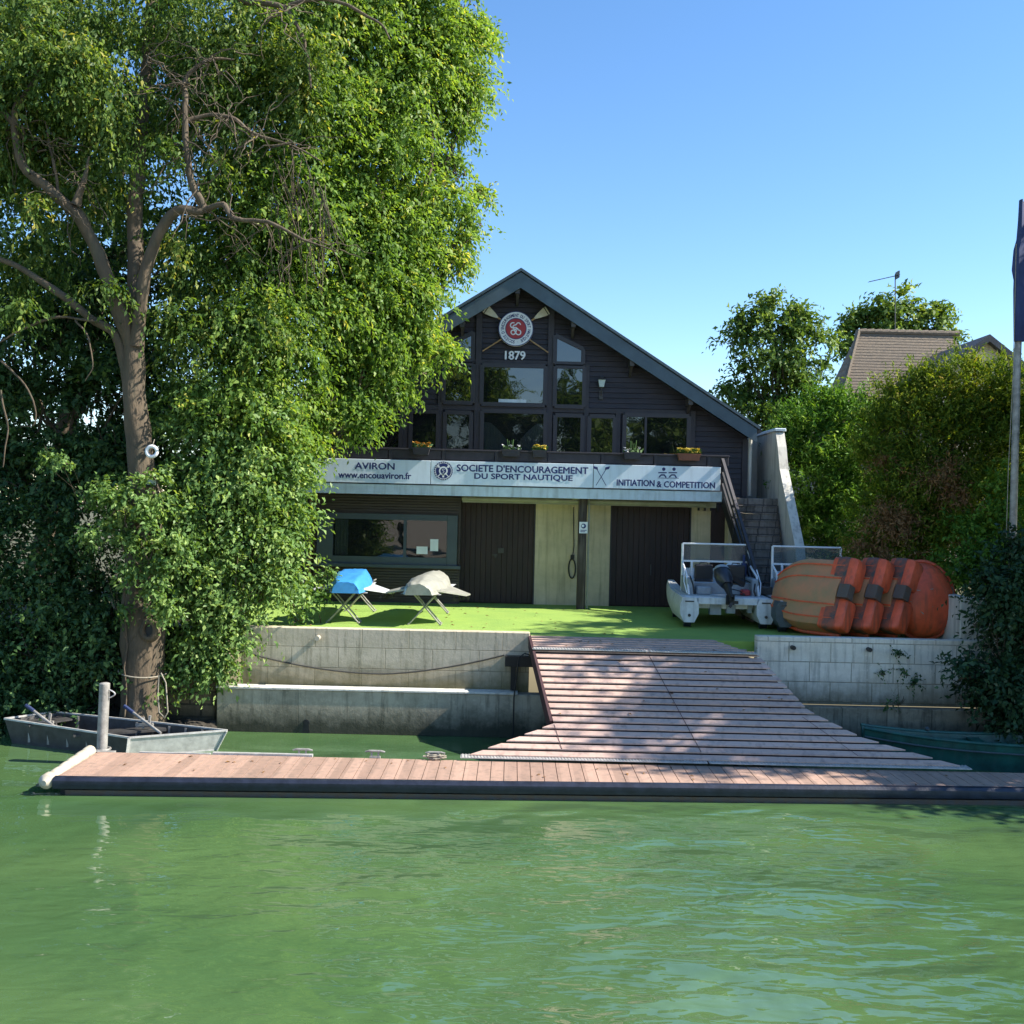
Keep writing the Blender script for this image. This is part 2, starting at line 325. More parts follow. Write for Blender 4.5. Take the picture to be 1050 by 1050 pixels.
big = wn_(0.55, 2, (0.7,1,1), 0.6); mid = wn_(2.0, 2, (0.5,1,1), 0.5); small = wn_(5.5, 1.5, (0.42,1,1), 0.5)
msk = N.new('ShaderNodeMapRange'); msk.inputs['From Min'].default_value = 0.40; msk.inputs['From Max'].default_value = 0.62; msk.inputs['To Min'].default_value = 0.25; msk.inputs['To Max'].default_value = 1.0
L.new(wn_(0.16, 3, (0.6,1,1), 0.8), msk.inputs['Value'])
# calmer close to the bank and the pontoon
sx = N.new('ShaderNodeSeparateXYZ'); L.new(tc.outputs['Object'], sx.inputs[0])
calm = N.new('ShaderNodeMapRange'); calm.inputs['From Min'].default_value = 16.5; calm.inputs['From Max'].default_value = 12.0; calm.inputs['To Min'].default_value = 0.35; calm.inputs['To Max'].default_value = 1.0
L.new(sx.outputs['Y'], calm.inputs['Value'])
gx = N.new('ShaderNodeMapRange'); gx.inputs['From Min'].default_value = -6.0; gx.inputs['From Max'].default_value = 5.0; gx.inputs['To Min'].default_value = 0.60; gx.inputs['To Max'].default_value = 1.9
L.new(sx.outputs['X'], gx.inputs['Value'])
amp = math_('MULTIPLY', math_('MULTIPLY', msk.outputs[0], calm.outputs[0]), gx.outputs[0])
h = math_('MULTIPLY', math_('MULTIPLY', big, 0.15), gx.outputs[0]); h2 = math_('MULTIPLY', mid, 0.060); h3 = math_('MULTIPLY', small, 0.032)
s_ = math_('ADD', h2, h3); s_ = math_('MULTIPLY', s_, amp); hh = math_('ADD', h, s_)
bp = N.new('ShaderNodeBump'); bp.inputs['Strength'].default_value = 1.0; bp.inputs['Distance'].default_value = 1.0
L.new(hh, bp.inputs['Height']); L.new(bp.outputs['Normal'], b.inputs['Normal'])
wr = N.new('ShaderNodeValToRGB'); wr.color_ramp.elements[0].position = 0.35; wr.color_ramp.elements[1].position = 0.65
wr.color_ramp.elements[0].color = (0.050,0.108,0.040,1); wr.color_ramp.elements[1].color = (0.080,0.145,0.052,1)
L.new(wn_(0.3, 3, (0.5,1,1)), wr.inputs['Fac']); L.new(wr.outputs['Color'], b.inputs['Base Color'])
M['water'] = wm

M['leaf_ash'] = leafmat('leaf_ash', [(0,(0.055,0.12,0.028)), (0.5,(0.14,0.245,0.05)), (0.88,(0.26,0.36,0.075)), (1,(0.46,0.44,0.09))], 0.45, 0.38)
M['leaf_main'] = leafmat('leaf_main', [(0,(0.045,0.10,0.030)), (0.6,(0.10,0.17,0.04)), (0.88,(0.24,0.30,0.07)), (1,(0.45,0.40,0.11))], 0.42, 0.4)
M['leaf_shrub'] = leafmat('leaf_shrub', [(0,(0.06,0.13,0.04)), (0.6,(0.16,0.27,0.08)), (1,(0.36,0.46,0.15))], 0.34, 0.35)
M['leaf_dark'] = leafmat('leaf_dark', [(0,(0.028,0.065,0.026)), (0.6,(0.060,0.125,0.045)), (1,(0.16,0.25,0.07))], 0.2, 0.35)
M['leaf_laurel'] = leafmat('leaf_laurel', [(0,(0.016,0.045,0.020)), (1,(0.045,0.095,0.038))], 0.12, 0.3)
M['leaf_thuja'] = leafmat('leaf_thuja', [(0,(0.040,0.085,0.012)), (0.5,(0.13,0.20,0.022)), (0.9,(0.30,0.34,0.045)), (1,(0.34,0.24,0.05))], 0.34, 0.6)
M['leaf_hedge'] = leafmat('leaf_hedge', [(0,(0.035,0.10,0.016)), (0.6,(0.10,0.22,0.028)), (1,(0.24,0.36,0.05))], 0.3, 0.5)
M['leaf_brown'] = leafmat('leaf_brown', [(0,(0.14,0.07,0.03)), (1,(0.36,0.21,0.09))], 0.1, 0.8)
M['leaf_far'] = leafmat('leaf_far', [(0,(0.045,0.095,0.025)), (0.6,(0.12,0.20,0.04)), (1,(0.28,0.36,0.07))], 0.3)
# ------------------------------------------------------------------ setting: water, ground, banks, turf
TZ = 1.95
wb = MB(); wb.add([(-250,-8,0),(250,-8,0),(250,21.5,0),(-250,21.5,0)], [(0,1,2,3)])
tag(wb.build('water', M['water']), kind='structure')
g = MB()
g.add([(-400,21.4,TZ-0.02),(400,21.4,TZ-0.02),(400,600,TZ-0.02),(-400,600,TZ-0.02)], [(0,1,2,3)])
tag(g.build('ground', M['ground']), kind='structure')
# earth banks where no wall stands (left, far right), grid with uneven slope
def bank(name, x0, x1, ya, yb, za, zb, flip=False, label=None):
    m = MB(); nx = 60; ny = 8; vs = []
    for j in range(ny+1):
        for i in range(nx+1):
            x = x0+(x1-x0)*i/nx; t = j/ny
            z = za+(zb-za)*t + (noise.noise(Vector((x*0.7, t*4, 3)))*0.18 if 0<j<ny else 0)
            y = ya+(yb-ya)*t + noise.noise(Vector((x*0.5, 7, t*3)))*0.25*(0<j<ny)
            vs.append((x,y,z))
    m.add(vs, [(j*(nx+1)+i, j*(nx+1)+i+1, (j+1)*(nx+1)+i+1, (j+1)*(nx+1)+i) for j in range(ny) for i in range(nx)])
    return tag(m.build(name, M['soil'], smooth=True), kind='structure')
bank('river_bank', -250, -5.9, 20.3, 21.6, -0.4, TZ-0.015)
bank('river_bank', 12.6, 250, 20.3, 21.6, -0.4, TZ-0.015)
nb = bank('near_bank', -250, 250, -3.0, -6.5, -0.4, 1.4)
g = MB(); g.add([(-400,-6.4,1.4),(400,-6.4,1.4),(400,-300,1.4),(-400,-300,1.4)], [(0,3,2,1)])
tag(g.build('near_ground', M['bounce_ground']), kind='structure')  # out of view; its pale colour is added to brighten the far side
t = MB(); t.box(-6.6, 10.2, 20.98, 28.05, TZ-0.2, TZ+0.005)
tag(t.build('artificial_turf', M['turf']), kind='structure')

# ------------------------------------------------------------------ retaining walls
def wallthing(name, loc, label):
    return empty(name, loc, 0, label, 'wall')
w = wallthing('retaining_wall', (-2.5, 20.75, 0), 'pale concrete block retaining wall below the lit turf, left of the ramp')
xl, xr = -5.42, 0.42
m = MB(); m.bbox(xl, xr, 20.75, 21.0, 0.8, 2.06, 0.012); a1 = m.build('block_wall', M['wall_up'], w)
m = MB(); m.bbox(-5.80, 0.80, 20.42, 20.748, -0.6, 0.86, 0.015); a2 = m.build('footing', M['wall_low'], w)
m = MB(); m.bbox(-5.82, 0.2, 20.395, 20.74, 0.862, 0.90, 0.008); a3 = m.build('ledge', M['plaster'], w)
m = MB(); c = at(314,741,20.42); m.cyl((c.x,20.41,c.z),(c.x,20.5,c.z),0.065); m.cyl((c.x,20.405,c.z),(c.x,20.415,c.z),0.05)
a4 = m.build('drain_hole', M['black'], w)
m = MB(); m.prism([(c.x-0.05,c.z-0.02),(c.x+0.05,c.z-0.02),(c.x+0.08,-0.05),(c.x-0.08,-0.05)], 'y', 20.414, 20.43); a5 = m.build('wet_stain', M['black'], w)
m = MB(); c = at(326,654,20.7); m.cyl((c.x,20.60,c.z),(c.x,20.8,c.z),0.05); a6 = m.build('drain_spout', M['fender'], w)
rebase(w, [a1,a2,a3,a4,a5,a6])
m = MB(); c1 = at(518,672,20.7); c2 = at(546,683,20.7)
m.box(c1.x, c2.x, 20.55, 20.80, c2.z, c1.z); m.box(c1.x+0.12, c1.x+0.22, 20.60, 20.80, 0.92, c2.z-0.002)
e = m.build('ramp_bracket', M['black']); tag(e, 'black steel bracket bolted to the wall end beside the ramp', 'bracket')
w = wallthing('retaining_wall', (7.8, 20.75, 0), 'weathered whitish block retaining wall under the orange boats, right of the ramp')
m = MB(); m.bbox(5.03, 9.75, 20.75, 21.0, 0.75, 2.10, 0.012); m.bbox(9.752, 13.0, 20.78, 21.0, 0.75, 1.98, 0.012); a1 = m.build('block_wall', M['wall_right'], w)
m = MB(); m.bbox(5.06, 13.0, 20.5, 20.748, -0.6, 0.74, 0.015); a2 = m.build('footing', M['wall_rlow'], w)
parts = [a1,a2]
for px, py in ((813,664),(891,666),(991,669)):
    c = at(px,py,20.7); m = MB(); m.cyl((c.x,20.62,c.z),(c.x,20.8,c.z),0.045,12); m.cyl((c.x,20.615,c.z),(c.x,20.63,c.z),0.03,12); parts.append(m.build('drain_pipe', M['black'], w))
rebase(w, parts)
m = MB(); m.box(0.82, 4.86, 20.9, 21.3, -0.6, 1.80); tag(m.build('ramp_abutment', M['wall_low']), 'dark concrete abutment wall underneath the slatted ramp', 'wall')
m = MB(); 
rr = random.Random(5)
m.bbox(-6.95, -5.84, 20.55, 21.2, 0.12, 1.05, 0.04)
tag(m.build('rubble_wall', M['rubble']), 'stub of brown rubble wall between tree trunk and concrete wall', 'wall')
m = MB()
for k in range(16):
    x = -7.3+1.5*rr.random(); m.ball((x, 20.35+0.3*rr.random(), 0.02+0.1*rr.random()), 0.14+0.1*rr.random(), 7, 5, (1.3,1,0.6))
tag(m.build('bank_stones', M['soil']), kind='stuff'); 
# white wall right of the orange boats
m = MB(); m.bbox(9.35, 9.6, 21.25, 27.5, TZ, 2.95, 0.02); m.bbox(9.6, 12.5, 21.25, 21.5, TZ, 2.95, 0.02)
tag(m.build('garden_wall', M['plaster']), 'low white plastered garden wall behind the round orange boat', 'wall')

# ------------------------------------------------------------------ pontoon
dk = empty('floating_dock', (1, 16.4, 0), 0, 'long floating dock with pinkish plank deck and black rubber edge', 'dock')
DZ = 0.28; KD = 1.0237
def dfront(x): return 15.79 + (x+6.96)*(16.43-15.79)/15.56
parts = []
m = MB(); x = -6.94; i = 0
while x < 15.5:
    wd = 0.205; m.add([(x,dfront(x)+0.05,DZ-0.03),(x+wd,dfront(x+wd)+0.05,DZ-0.03),(x+wd,17.4,DZ-0.03),(x,17.4,DZ-0.03),(x,dfront(x)+0.05,DZ),(x+wd,dfront(x+wd)+0.05,DZ),(x+wd,17.4,DZ),(x,17.4,DZ)],
        [(0,3,2,1),(4,5,6,7),(0,1,5,4),(1,2,6,5),(2,3,7,6),(3,0,4,7)])
    x += wd+0.011
parts.append(m.build('deck_planks', M['deck'], dk))
m = MB(); m.prism([(-6.9,dfront(-6.9)+0.08),(15.5,dfront(15.5)+0.08),(15.5,17.38),(-6.9,17.38)], 'z', -0.05, DZ-0.032)
parts.append(m.build('float', M['black'], dk))
m = MB()
prof = [(0.06,0.287),(-0.01,0.278),(-0.05,0.235),(-0.055,0.17),(-0.035,0.11),(0.05,0.08)]
rings = []
for k in range(31):
    x = -6.97 + (15.5+6.97)*k/30; rings.append([(x, dfront(x)+p[0], p[1]+0.006*noise.noise(Vector((x*2,p[0],0)))) for p in prof])
m.loft(rings, True, True, True); parts.append(m.build('rubber_edge', M['rubber'], dk, smooth='auto'))
m = MB()
for k in range(31):
    pass
rings = []
for k in range(31):
    x = -6.8 + (15.5+6.8)*k/30; rings.append([(x, dfront(x)+0.01, 0.078),(x, dfront(x)+0.07, 0.078),(x, dfront(x)+0.07, -0.1),(x, dfront(x)+0.03, -0.1)])
m.loft(rings, True, True, True); parts.append(m.build('lower_skirt', M['greyhull'], dk))
m = MB(); m.box(-5.0, -3.3, 17.42, 17.50, DZ-0.06, DZ+0.03); m.box(-6.25,-5.04,17.42,17.48,DZ-0.06,DZ+0.01); parts.append(m.build('back_kerb', M['alu'], dk))
for px, py in ((308,772),(384,772),(446,773)):
    c = on_z(px, py+5, DZ); c.y = 17.5; m = MB(); L_ = 0.17
    m.tube([(c.x-L_,c.y,DZ+0.085),(c.x-L_*0.6,c.y,DZ+0.10),(c.x+L_*0.6,c.y,DZ+0.10),(c.x+L_,c.y,DZ+0.085)], [0.014,0.02,0.02,0.014], 8)
    for s in (-1,1): m.bar((c.x+s*0.055,c.y,DZ-0.02),(c.x+s*0.06,c.y,DZ+0.09),0.03,0.03)
    m.box(c.x-0.09,c.x+0.09,c.y-0.05,c.y+0.05,DZ-0.04,DZ+0.004)
    parts.append(m.build('mooring_cleat', M['galv'], dk))
rebase(dk, parts)
# rope coil on the third cleat
c = on_z(446,778,DZ); m = MB(); pts = []
for k in range(60):
    t = k/59*2*math.pi*5; r = 0.10+0.05*math.sin(k*0.9); pts.append((c.x+r*1.4*math.cos(t), 17.42+r*0.6*math.sin(t), DZ+0.02+0.06*k/59))
m.tube(pts, 0.012, 6); tag(m.build('rope_coil', M['rope']), 'small coil of pale rope lying at the third dock cleat', 'rope')
# fender roll at the dock end
m = MB(); a = Vector((-7.09,15.71,0.20)); b_ = Vector((-7.04,17.4,0.32)); pts=[]; rad=[]
for k in range(25):
    t = k/24; pts.append(a.lerp(b_, t)); rad.append((0.098 if k%4 else 0.084)*(1 if 0<k<24 else 0.5)*(1.18 if k<4 and k>0 else 1))
m.tube(pts, rad, 14); tag(m.build('fender_roll', M['fender'], smooth='auto'), 'dirty white padded fender roll across the left end of the dock', 'fender')
# pile
c = at(104,776,17.7); pl = empty('mooring_pile', (c.x,17.7,0), 0, 'round grey steel mooring pile rising behind the dock end', 'pile')
top = at(108,701,17.7); m = MB(); m.cyl((c.x-0.01,17.7,-0.5),(top.x-0.01,17.7,top.z),0.088,20); m.ball((top.x-0.01,17.7,top.z),0.088,16,6,(1,1,0.25))
p1 = m.build('post', M['galv'], pl, smooth='auto')
m = MB(); pts = [(top.x+0.08+0.10*math.sin(t), 17.68, top.z-0.10-0.14*t/ math.pi) for t in [k*math.pi/8 for k in range(9)]]; m.tube(pts, 0.012, 6)
p2 = m.build('loop_handle', M['alu'], pl)
m = MB(); m.tube([(c.x+0.14*math.cos(k*math.pi/8),17.7+0.14*math.sin(k*math.pi/8),DZ-0.02) for k in range(17)],0.022,8); m.box(c.x-0.05,c.x+0.3,17.45,17.57,DZ-0.05,DZ-0.01)
p3 = m.build('collar', M['galv'], pl)
rebase(pl, [p1,p2,p3])

# ------------------------------------------------------------------ ramp
rp = empty('access_ramp', (2.8, 19, 0), 0, 'wide slatted wooden ramp sloping from turf down to the dock', 'ramp')
prof = [(20.95, 1.985), (19.8, 1.83), (17.42, 0.315)]   # Y,Z
def rz(Y):
    for (ya,za),(yb,zb) in zip(prof, prof[1:]):
        if Y >= yb: return zb + (za-zb)*(Y-yb)/(ya-yb)
    return prof[-1][1]
def interp(Y, tab):
    for (ya,xa),(yb,xb) in zip(tab, tab[1:]):
        if Y >= yb: return xb + (xa-xb)*(Y-yb)/(ya-yb)
    return tab[-1][1]
LT = [(20.95,0.44),(19.8,0.50),(18.15,0.83),(17.42,-0.76)]
RT = [(20.95,4.15),(19.8,4.84),(18.55,5.45),(18.0,6.25),(17.42,7.92)]
boards = MB(); beams = MB(); Y = 20.93; n = 0
parts = []
while Y > 17.47:
    sl = 0.64 if Y < 19.85 else 0.135; wd = 0.124/math.sqrt(1+sl*sl); gp = 0.047/math.sqrt(1+sl*sl)
    ya, yb = Y, Y-wd
    if 19.62 < Y < 19.84: Y -= 0.05; 
    za, zb = rz(ya), rz(yb)
    th = 0.010
    boards.add([(interp(ya,LT),ya,za),(interp(ya,RT),ya,za),(interp(yb,RT),yb,zb+0.012),(interp(yb,LT),yb,zb+0.012),
                (interp(ya,LT),ya,za-th),(interp(ya,RT),ya,za-th),(interp(yb,RT),yb,zb-th),(interp(yb,LT),yb,zb-th)],
               [(0,1,2,3),(7,6,5,4),(0,4,5,1),(1,5,6,2),(2,6,7,3),(3,7,4,0)])
    Y = yb-gp; n += 1
parts.append(boards.build('ramp_boards', M['rampdeck'], rp))
m = MB(); rings = []
for Y in (20.94,19.8,18.55,18.15,18.0,17.62):
    z = rz(Y)-0.085; a, b_ = interp(Y,LT)+0.01, interp(Y,RT)-0.01; rings.append([(a,Y,z),(b_,Y,z),(b_,Y,z-0.10),(a,Y,z-0.10)])
m.loft(rings, True, True, True); parts.append(m.build('under_frame', M['rampgap'], rp))
m = MB(); pts = [(0.44,20.9,0),(0.50,19.8,0),(0.80,18.2,0)]
for (x0,y0,_),(x1,y1,_) in zip(pts, pts[1:]): m.bar((x0-0.03,y0,rz(y0)-0.08),(x1-0.03,y1,rz(y1)-0.08),0.05,0.24)
parts.append(m.build('side_rail', M['rampgap'], rp))
def strip(Y, xa, xb, wd, z, nm):
    m = MB(); dzs = 0.0
    m.box(xa, xb, Y-wd/2, Y+wd/2, z, z+0.012)
    x = xa+0.02
    while x < xb-0.03:
        m.box(x, x+0.02, Y-wd/2+0.01, Y+wd/2-0.01, z+0.0125, z+0.022); x += 0.055
    return m.build(nm, M['alu'], rp)
parts.append(strip(19.84, 0.46, 2.7, 0.24, 1.868, 'metal_strip')); parts.append(strip(19.84, 2.72, 4.82, 0.24, 1.868, 'metal_strip'))
parts.append(strip(17.48, -0.78, 3.42, 0.24, 0.325, 'metal_strip')); parts.append(strip(17.48, 3.45, 7.90, 0.24, 0.325, 'metal_strip'))
for xs in ((2.7,3.35),(4.6,6.0),(1.1,0.95)):
    m = MB()
    for (ya,yb) in ((19.75,17.62),):
        if xs[0] == 4.6: ya = 18.4; x0, x1 = 5.3, 6.05
        elif xs[0] == 1.1: ya = 18.12; x0, x1 = 0.83, 0.95
        else: x0, x1 = xs
        m.add([(x0-0.006,ya,rz(ya)+0.014),(x0+0.006,ya,rz(ya)+0.014),(x1+0.006,yb,rz(yb)+0.016),(x1-0.006,yb,rz(yb)+0.016)], [(0,1,2,3)])
    parts.append(m.build('panel_seam', M['rampgap'], rp))
for x,yy in ((1.4,18.3),(4.6,18.3),(1.4,19.6),(4.4,19.6)):
    m = MB(); m.cyl((x,yy,-0.6),(x,yy,rz(yy)-0.13),0.06,10); parts.append(m.build('support_post', M['galvdark'], rp))
rebase(rp, parts)

# ------------------------------------------------------------------ rope and hose on the left wall
m = MB(); A = at(246,668,20.68); B = at(517,672,20.68); pts = []
for k in range(25):
    t = k/24; p = A.lerp(B, t); p.z -= 0.42*4*t*(1-t)*(0.85+0.3*(0.5-abs(t-0.55))); p.y = 20.715; pts.append(p)
m.tube(pts, 0.017, 6); tag(m.build('slack_rope', M['darkrope']), 'dark slack rope sagging along the pale left retaining wall', 'rope')
m = MB(); m.tube([at(545,672,20.5),at(538,670,20.4),at(532,674,20.38),at(530,690,20.36),at(527,715,20.35),at(526,757,20.34)], 0.014, 6)
tag(m.build('hose', M['black']), 'thin black hose hanging down the wall end by the ramp', 'hose')
# ------------------------------------------------------------------ text helper
_tc = {}
def text_mesh(s, bold=0.02, res=3):
    key = (s, bold)
    if key in _tc: return _tc[key]
    cu = bpy.data.curves.new('t', 'FONT'); cu.body = s; cu.size = 1; cu.offset = bold; cu.resolution_u = res; cu.fill_mode = 'FRONT'
    o = bpy.data.objects.new('t', cu); COL.objects.link(o); dg = bpy.context.evaluated_depsgraph_get(); dg.update()
    me = bpy.data.meshes.new_from_object(o.evaluated_get(dg))
    v = [(p.co.x, p.co.y) for p in me.vertices]; f = [tuple(p.vertices) for p in me.polygons]
    bpy.data.objects.remove(o); bpy.data.meshes.remove(me); bpy.data.curves.remove(cu)
    _tc[key] = (v, f); return v, f
def put_text(mb, s, x0, x1, z0, z1, Y, bold=0.02, keep=False):
    v, f = text_mesh(s, bold); xs = [p[0] for p in v]; zs = [p[1] for p in v]
    ax, bx, az, bz = min(xs), max(xs), min(zs), max(zs)
    mb.add([(x0+(p[0]-ax)/(bx-ax)*(x1-x0), Y, z0+(p[1]-az)/(bz-az)*(z1-z0)) for p in v], f)

# ------------------------------------------------------------------ boathouse
bh = empty('boathouse', (0.1, 28, TZ), 0, 'black timber clad boathouse with wide gable, big windows and pale ground floor', 'boathouse')
bparts = []
WY = 28.0; X0 = 0.10; AP = 10.97; SL = 0.633; FZ = 5.0
def P(o): bparts.append(o); return o
def subp(o, parent): o.parent = parent; return o
def roofz(x): return AP - 0.36 - SL*abs(x-X0)
# masses
m = MB(); m.prism([(-6.2,FZ-0.1),(6.40,FZ-0.1),(6.40,roofz(6.40)),(X0,roofz(X0)),(-6.2,roofz(-6.2))], 'y', WY+0.03, 38.0)
P(m.build('gable_wall', M['siding'], bh))
# clapboards on the front
m = MB(); z = FZ-0.05; pitch = 0.142; r = random.Random(2)
while z < AP-0.5:
    zt = min(z+pitch-0.010, AP-0.40)
    def ext(zz): return (AP-0.36-zz)/SL
    w0 = ext(z); w1 = ext(zt); L0 = max(-6.2, X0-w0); R0 = min(6.40, X0+w0); L1 = max(-6.2, X0-w1); R1 = min(6.40, X0+w1)
    j = r.uniform(-0.002,0.002)
    if R1 > L1:
        m.add([(L0,WY-0.028+j,z),(R0,WY-0.028+j,z),(R1,WY-0.004,zt),(L1,WY-0.004,zt),(L0,WY+0.028,z),(R0,WY+0.028,z),(R1,WY+0.028,zt),(L1,WY+0.028,zt)],
              [(0,1,2,3),(4,7,6,5),(0,4,5,1),(1,5,6,2),(2,6,7,3),(3,7,4,0)])
    z += pitch
P(m.build('clapboards', M['siding'], bh))
# posts and rails of the timber front
def cx(px): return at(px, 420, WY-0.1).x
m = MB()
def vpost(px, w, y=WY-0.10, zt=None):
    x = cx(px); m.box(x-w/2, x+w/2, y, WY, FZ, (roofz(x)-0.02) if zt is None else zt)
for px in (489.5, 563.5): vpost(px, 0.16)
for px in (451.5, 600.5+0.8, 634, 711): vpost(px, 0.13, zt=(at(640,420,WY).z if px in (634,711) else (roofz(cx(px))-0.9)))
for px in (416,): vpost(px, 0.14, zt=at(416,425,WY).z)
zr = at(527,419,WY-0.1).z; m.box(-6.1, cx(711)+0.06, WY-0.085, WY, zr-0.07, zr+0.06)
zr2 = at(527,371,WY-0.1).z; m.box(cx(452), cx(601), WY-0.08, WY, zr2-0.05, zr2+0.04)
m.box(6.25, 6.40, WY-0.07, WY, FZ, roofz(6.4)-0.03)
P(m.build('timber_post', M['post'], bh))
def window(poly, seethru=False, mullions=(), curtains=None, fw=0.055, fmat='winframe', Y=WY-0.10, gm=None):
    """poly: list of world (x,z), clockwise or not; frame bars on the edges, pane inside"""
    f = MB(); n = len(poly)
    for i in range(n):
        a = poly[i]; b_ = poly[(i+1)%n]; f.bar((a[0],Y,a[1]),(b_[0],Y,b_[1]), 0.09, fw*2, (0,0,1)) if abs(a[0]-b_[0])>abs(a[1]-b_[1]) else f.bar((a[0],Y+0.001,a[1]),(b_[0],Y+0.001,b_[1]), fw*2, 0.088, (0,1,0))
    for xm in mullions:
        zs = [q[1] for q in poly]; f.box(xm-0.03, xm+0.03, Y-0.04, Y+0.04, min(zs), max(zs))
    fo = P(f.build('window', M[fmat], bh))
    p = MB(); p.prism(poly, 'y', Y-0.004, Y+0.006); po = p.build('pane', M[gm or ('glass_see' if seethru else 'glass')], fo)
    bk = MB(); bk.prism(poly, 'y', Y+0.075, Y+0.085); bk.build('unlit_backing', M['black'], fo)  # black sheet behind the pane stands for the unlit room
    if curtains: curtains.build('curtain', M['curtain'], fo, smooth=True)
    return fo
def rect(px0, py0, px1, py1, Y=WY-0.10):
    a = at((px0+px1)/2, py0, Y).z; c = at((px0+px1)/2, py1, Y).z
    x0 = at(px0, (py0+py1)/2, Y).x; x1 = at(px1, (py0+py1)/2, Y).x
    return [(x0,c),(x1,c),(x1,a),(x0,a)]
window(rect(494,375,559,415))
# lower centre pane with gathered drapes
cu = MB(); rc = rect(494,422,559,466); x0,x1 = rc[0][0]+0.04, rc[1][0]-0.04; zb, zt = rc[0][1]+0.04, rc[2][1]-0.30
xm = (x0+x1)/2
for sgn, xa in ((1,x0),(-1,x1)):
    rings = []
    for k in range(26):
        u = k/25; x = xa + sgn*u*(x1-x0)*0.42; top = zt - 0.05*u - 0.70*max(0,u-0.25)**1.3
        dz = 0.018*math.sin(u*60); wdt = 0.16+0.25*(1-u)
        rings.append([(x, WY-0.055+dz, top),(x+sgn*0.02, WY-0.055+dz*1.2, max(zb, top-wdt*1.2)), (x+sgn*0.05, WY-0.052+dz*0.5, max(zb-0.02, top-wdt*2.2))])
    cu.loft(rings, close=False)
window(rc, True, curtains=cu)
window(rect(455,373,485,413)); window(rect(569,376,599,417))
Yw = WY-0.10
a = rect(569,356,598,373); zl = at(571,344,Yw).z; window([a[0],a[1],(a[1][0],at(598,358,Yw).z),(a[0][0],zl)])
a = rect(455,340,485,370); window([a[0],a[1],(a[1][0],at(485,341,Yw).z),(a[0][0],at(455,356,Yw).z)])
cu = MB(); rc = rect(456,423,483,462); cu.loft([[(rc[0][0]+0.02+t*0.7,WY-0.055,rc[0][1]+0.28+t*0.16),(rc[0][0]+0.02+t*0.7,WY-0.053,rc[0][1]+0.05+0.12*t)] for t in (0,.25,.5,.75,1)], close=False)
window(rect(421,422,449,461), True); window(rc, True, curtains=cu)
window(rect(569,426,597,466)); window(rect(604,427,630,467))
window(rect(640,426,706,468), mullions=(at(662,440,Yw).x,))
window(rect(349,420,411,460), mullions=(at(380,440,Yw).x,))
window(rect(372,398,411,414))
# roof: two slabs with real thickness, verge boards, purlin ends
m = MB()
for s in (1,-1):
    ex = 6.42*s
    top = [(X0, AP),(X0+ex, AP-SL*6.42)]; th = 0.24
    m.prism([top[0], top[1], (top[1][0], top[1][1]-th), (X0, AP-th)], 'y', 27.42, 38.3)
P(m.build('roof', M['roofing'], bh))
m = MB()
for s in (1,-1):
    ex = 6.40*s; a = (X0, AP-0.09); b_ = (X0+ex, AP-SL*6.40-0.09); hgt = 0.36
    m.prism([a, b_, (b_[0], b_[1]-hgt), (X0, AP-0.09-hgt-0.05)], 'y', 27.375, 27.419)
    m.prism([(X0,AP+0.03),(X0+ex*1.012,AP+0.03-SL*6.48),(X0+ex*1.012,AP-0.045-SL*6.48),(X0,AP-0.05)], 'y', 27.34, 27.60)
P(m.build('verge_board', M['fascia'], bh))
for px, py in ((531,290),(588,334),(648,372),(708,410),(474,330)):
    m = MB(); p = at(px, py, 27.5); z = roofz(p.x)-0.10; m.box(p.x-0.06, p.x+0.06, 27.44, WY, z-0.13, z+0.06)
    m.bar((p.x,27.5,z-0.05),(p.x,WY-0.03,z-0.34),0.07,0.07)
    P(m.build('roof_bracket', M['galvdark'], bh))
m = MB(); m.cyl((6.46,27.93,FZ+0.05),(6.46,27.93,6.65),0.05,10); m.tube([(6.46,27.93,6.6),(6.46,27.85,6.72),(6.44,27.7,6.78)],0.05,10); P(m.build('downpipe', M['plaster'], bh, smooth='auto'))
m = MB(); m.tube([(6.60,27.5,6.80),(6.60,38,6.80)],0.07,8); P(m.build('gutter', M['black'], bh))
# ground floor mass
m = MB(); xd = lambda px: at(px, 570, WY).x
X_R = xd(728); ztop = 4.84; dt = at(590,517,WY).z
d1a, d1b, d2a, d2b = xd(471), xd(547), xd(626.5), xd(706.5)
for a, b_ in ((-6.1, -5.2), (d1b, d2a), (d2b, X_R)): m.box(a, b_, WY, WY+0.3, TZ, ztop)
m.box(d1a-0.1, X_R, WY+0.001, WY+0.3, dt, ztop-0.001)
m.box(X_R+0.38, 6.2, WY-0.5, WY, TZ, ztop)
m.box(-6.1, 6.2, WY+0.3, 38, TZ, FZ-0.12)
P(m.build('ground_floor_wall', M['cream'], bh))
m = MB(); m.box(X_R, X_R+0.38, WY-0.05, WY+0.29, TZ, ztop); P(m.build('dark_strip', M['door'], bh))  # solid dark strip between the two cream walls
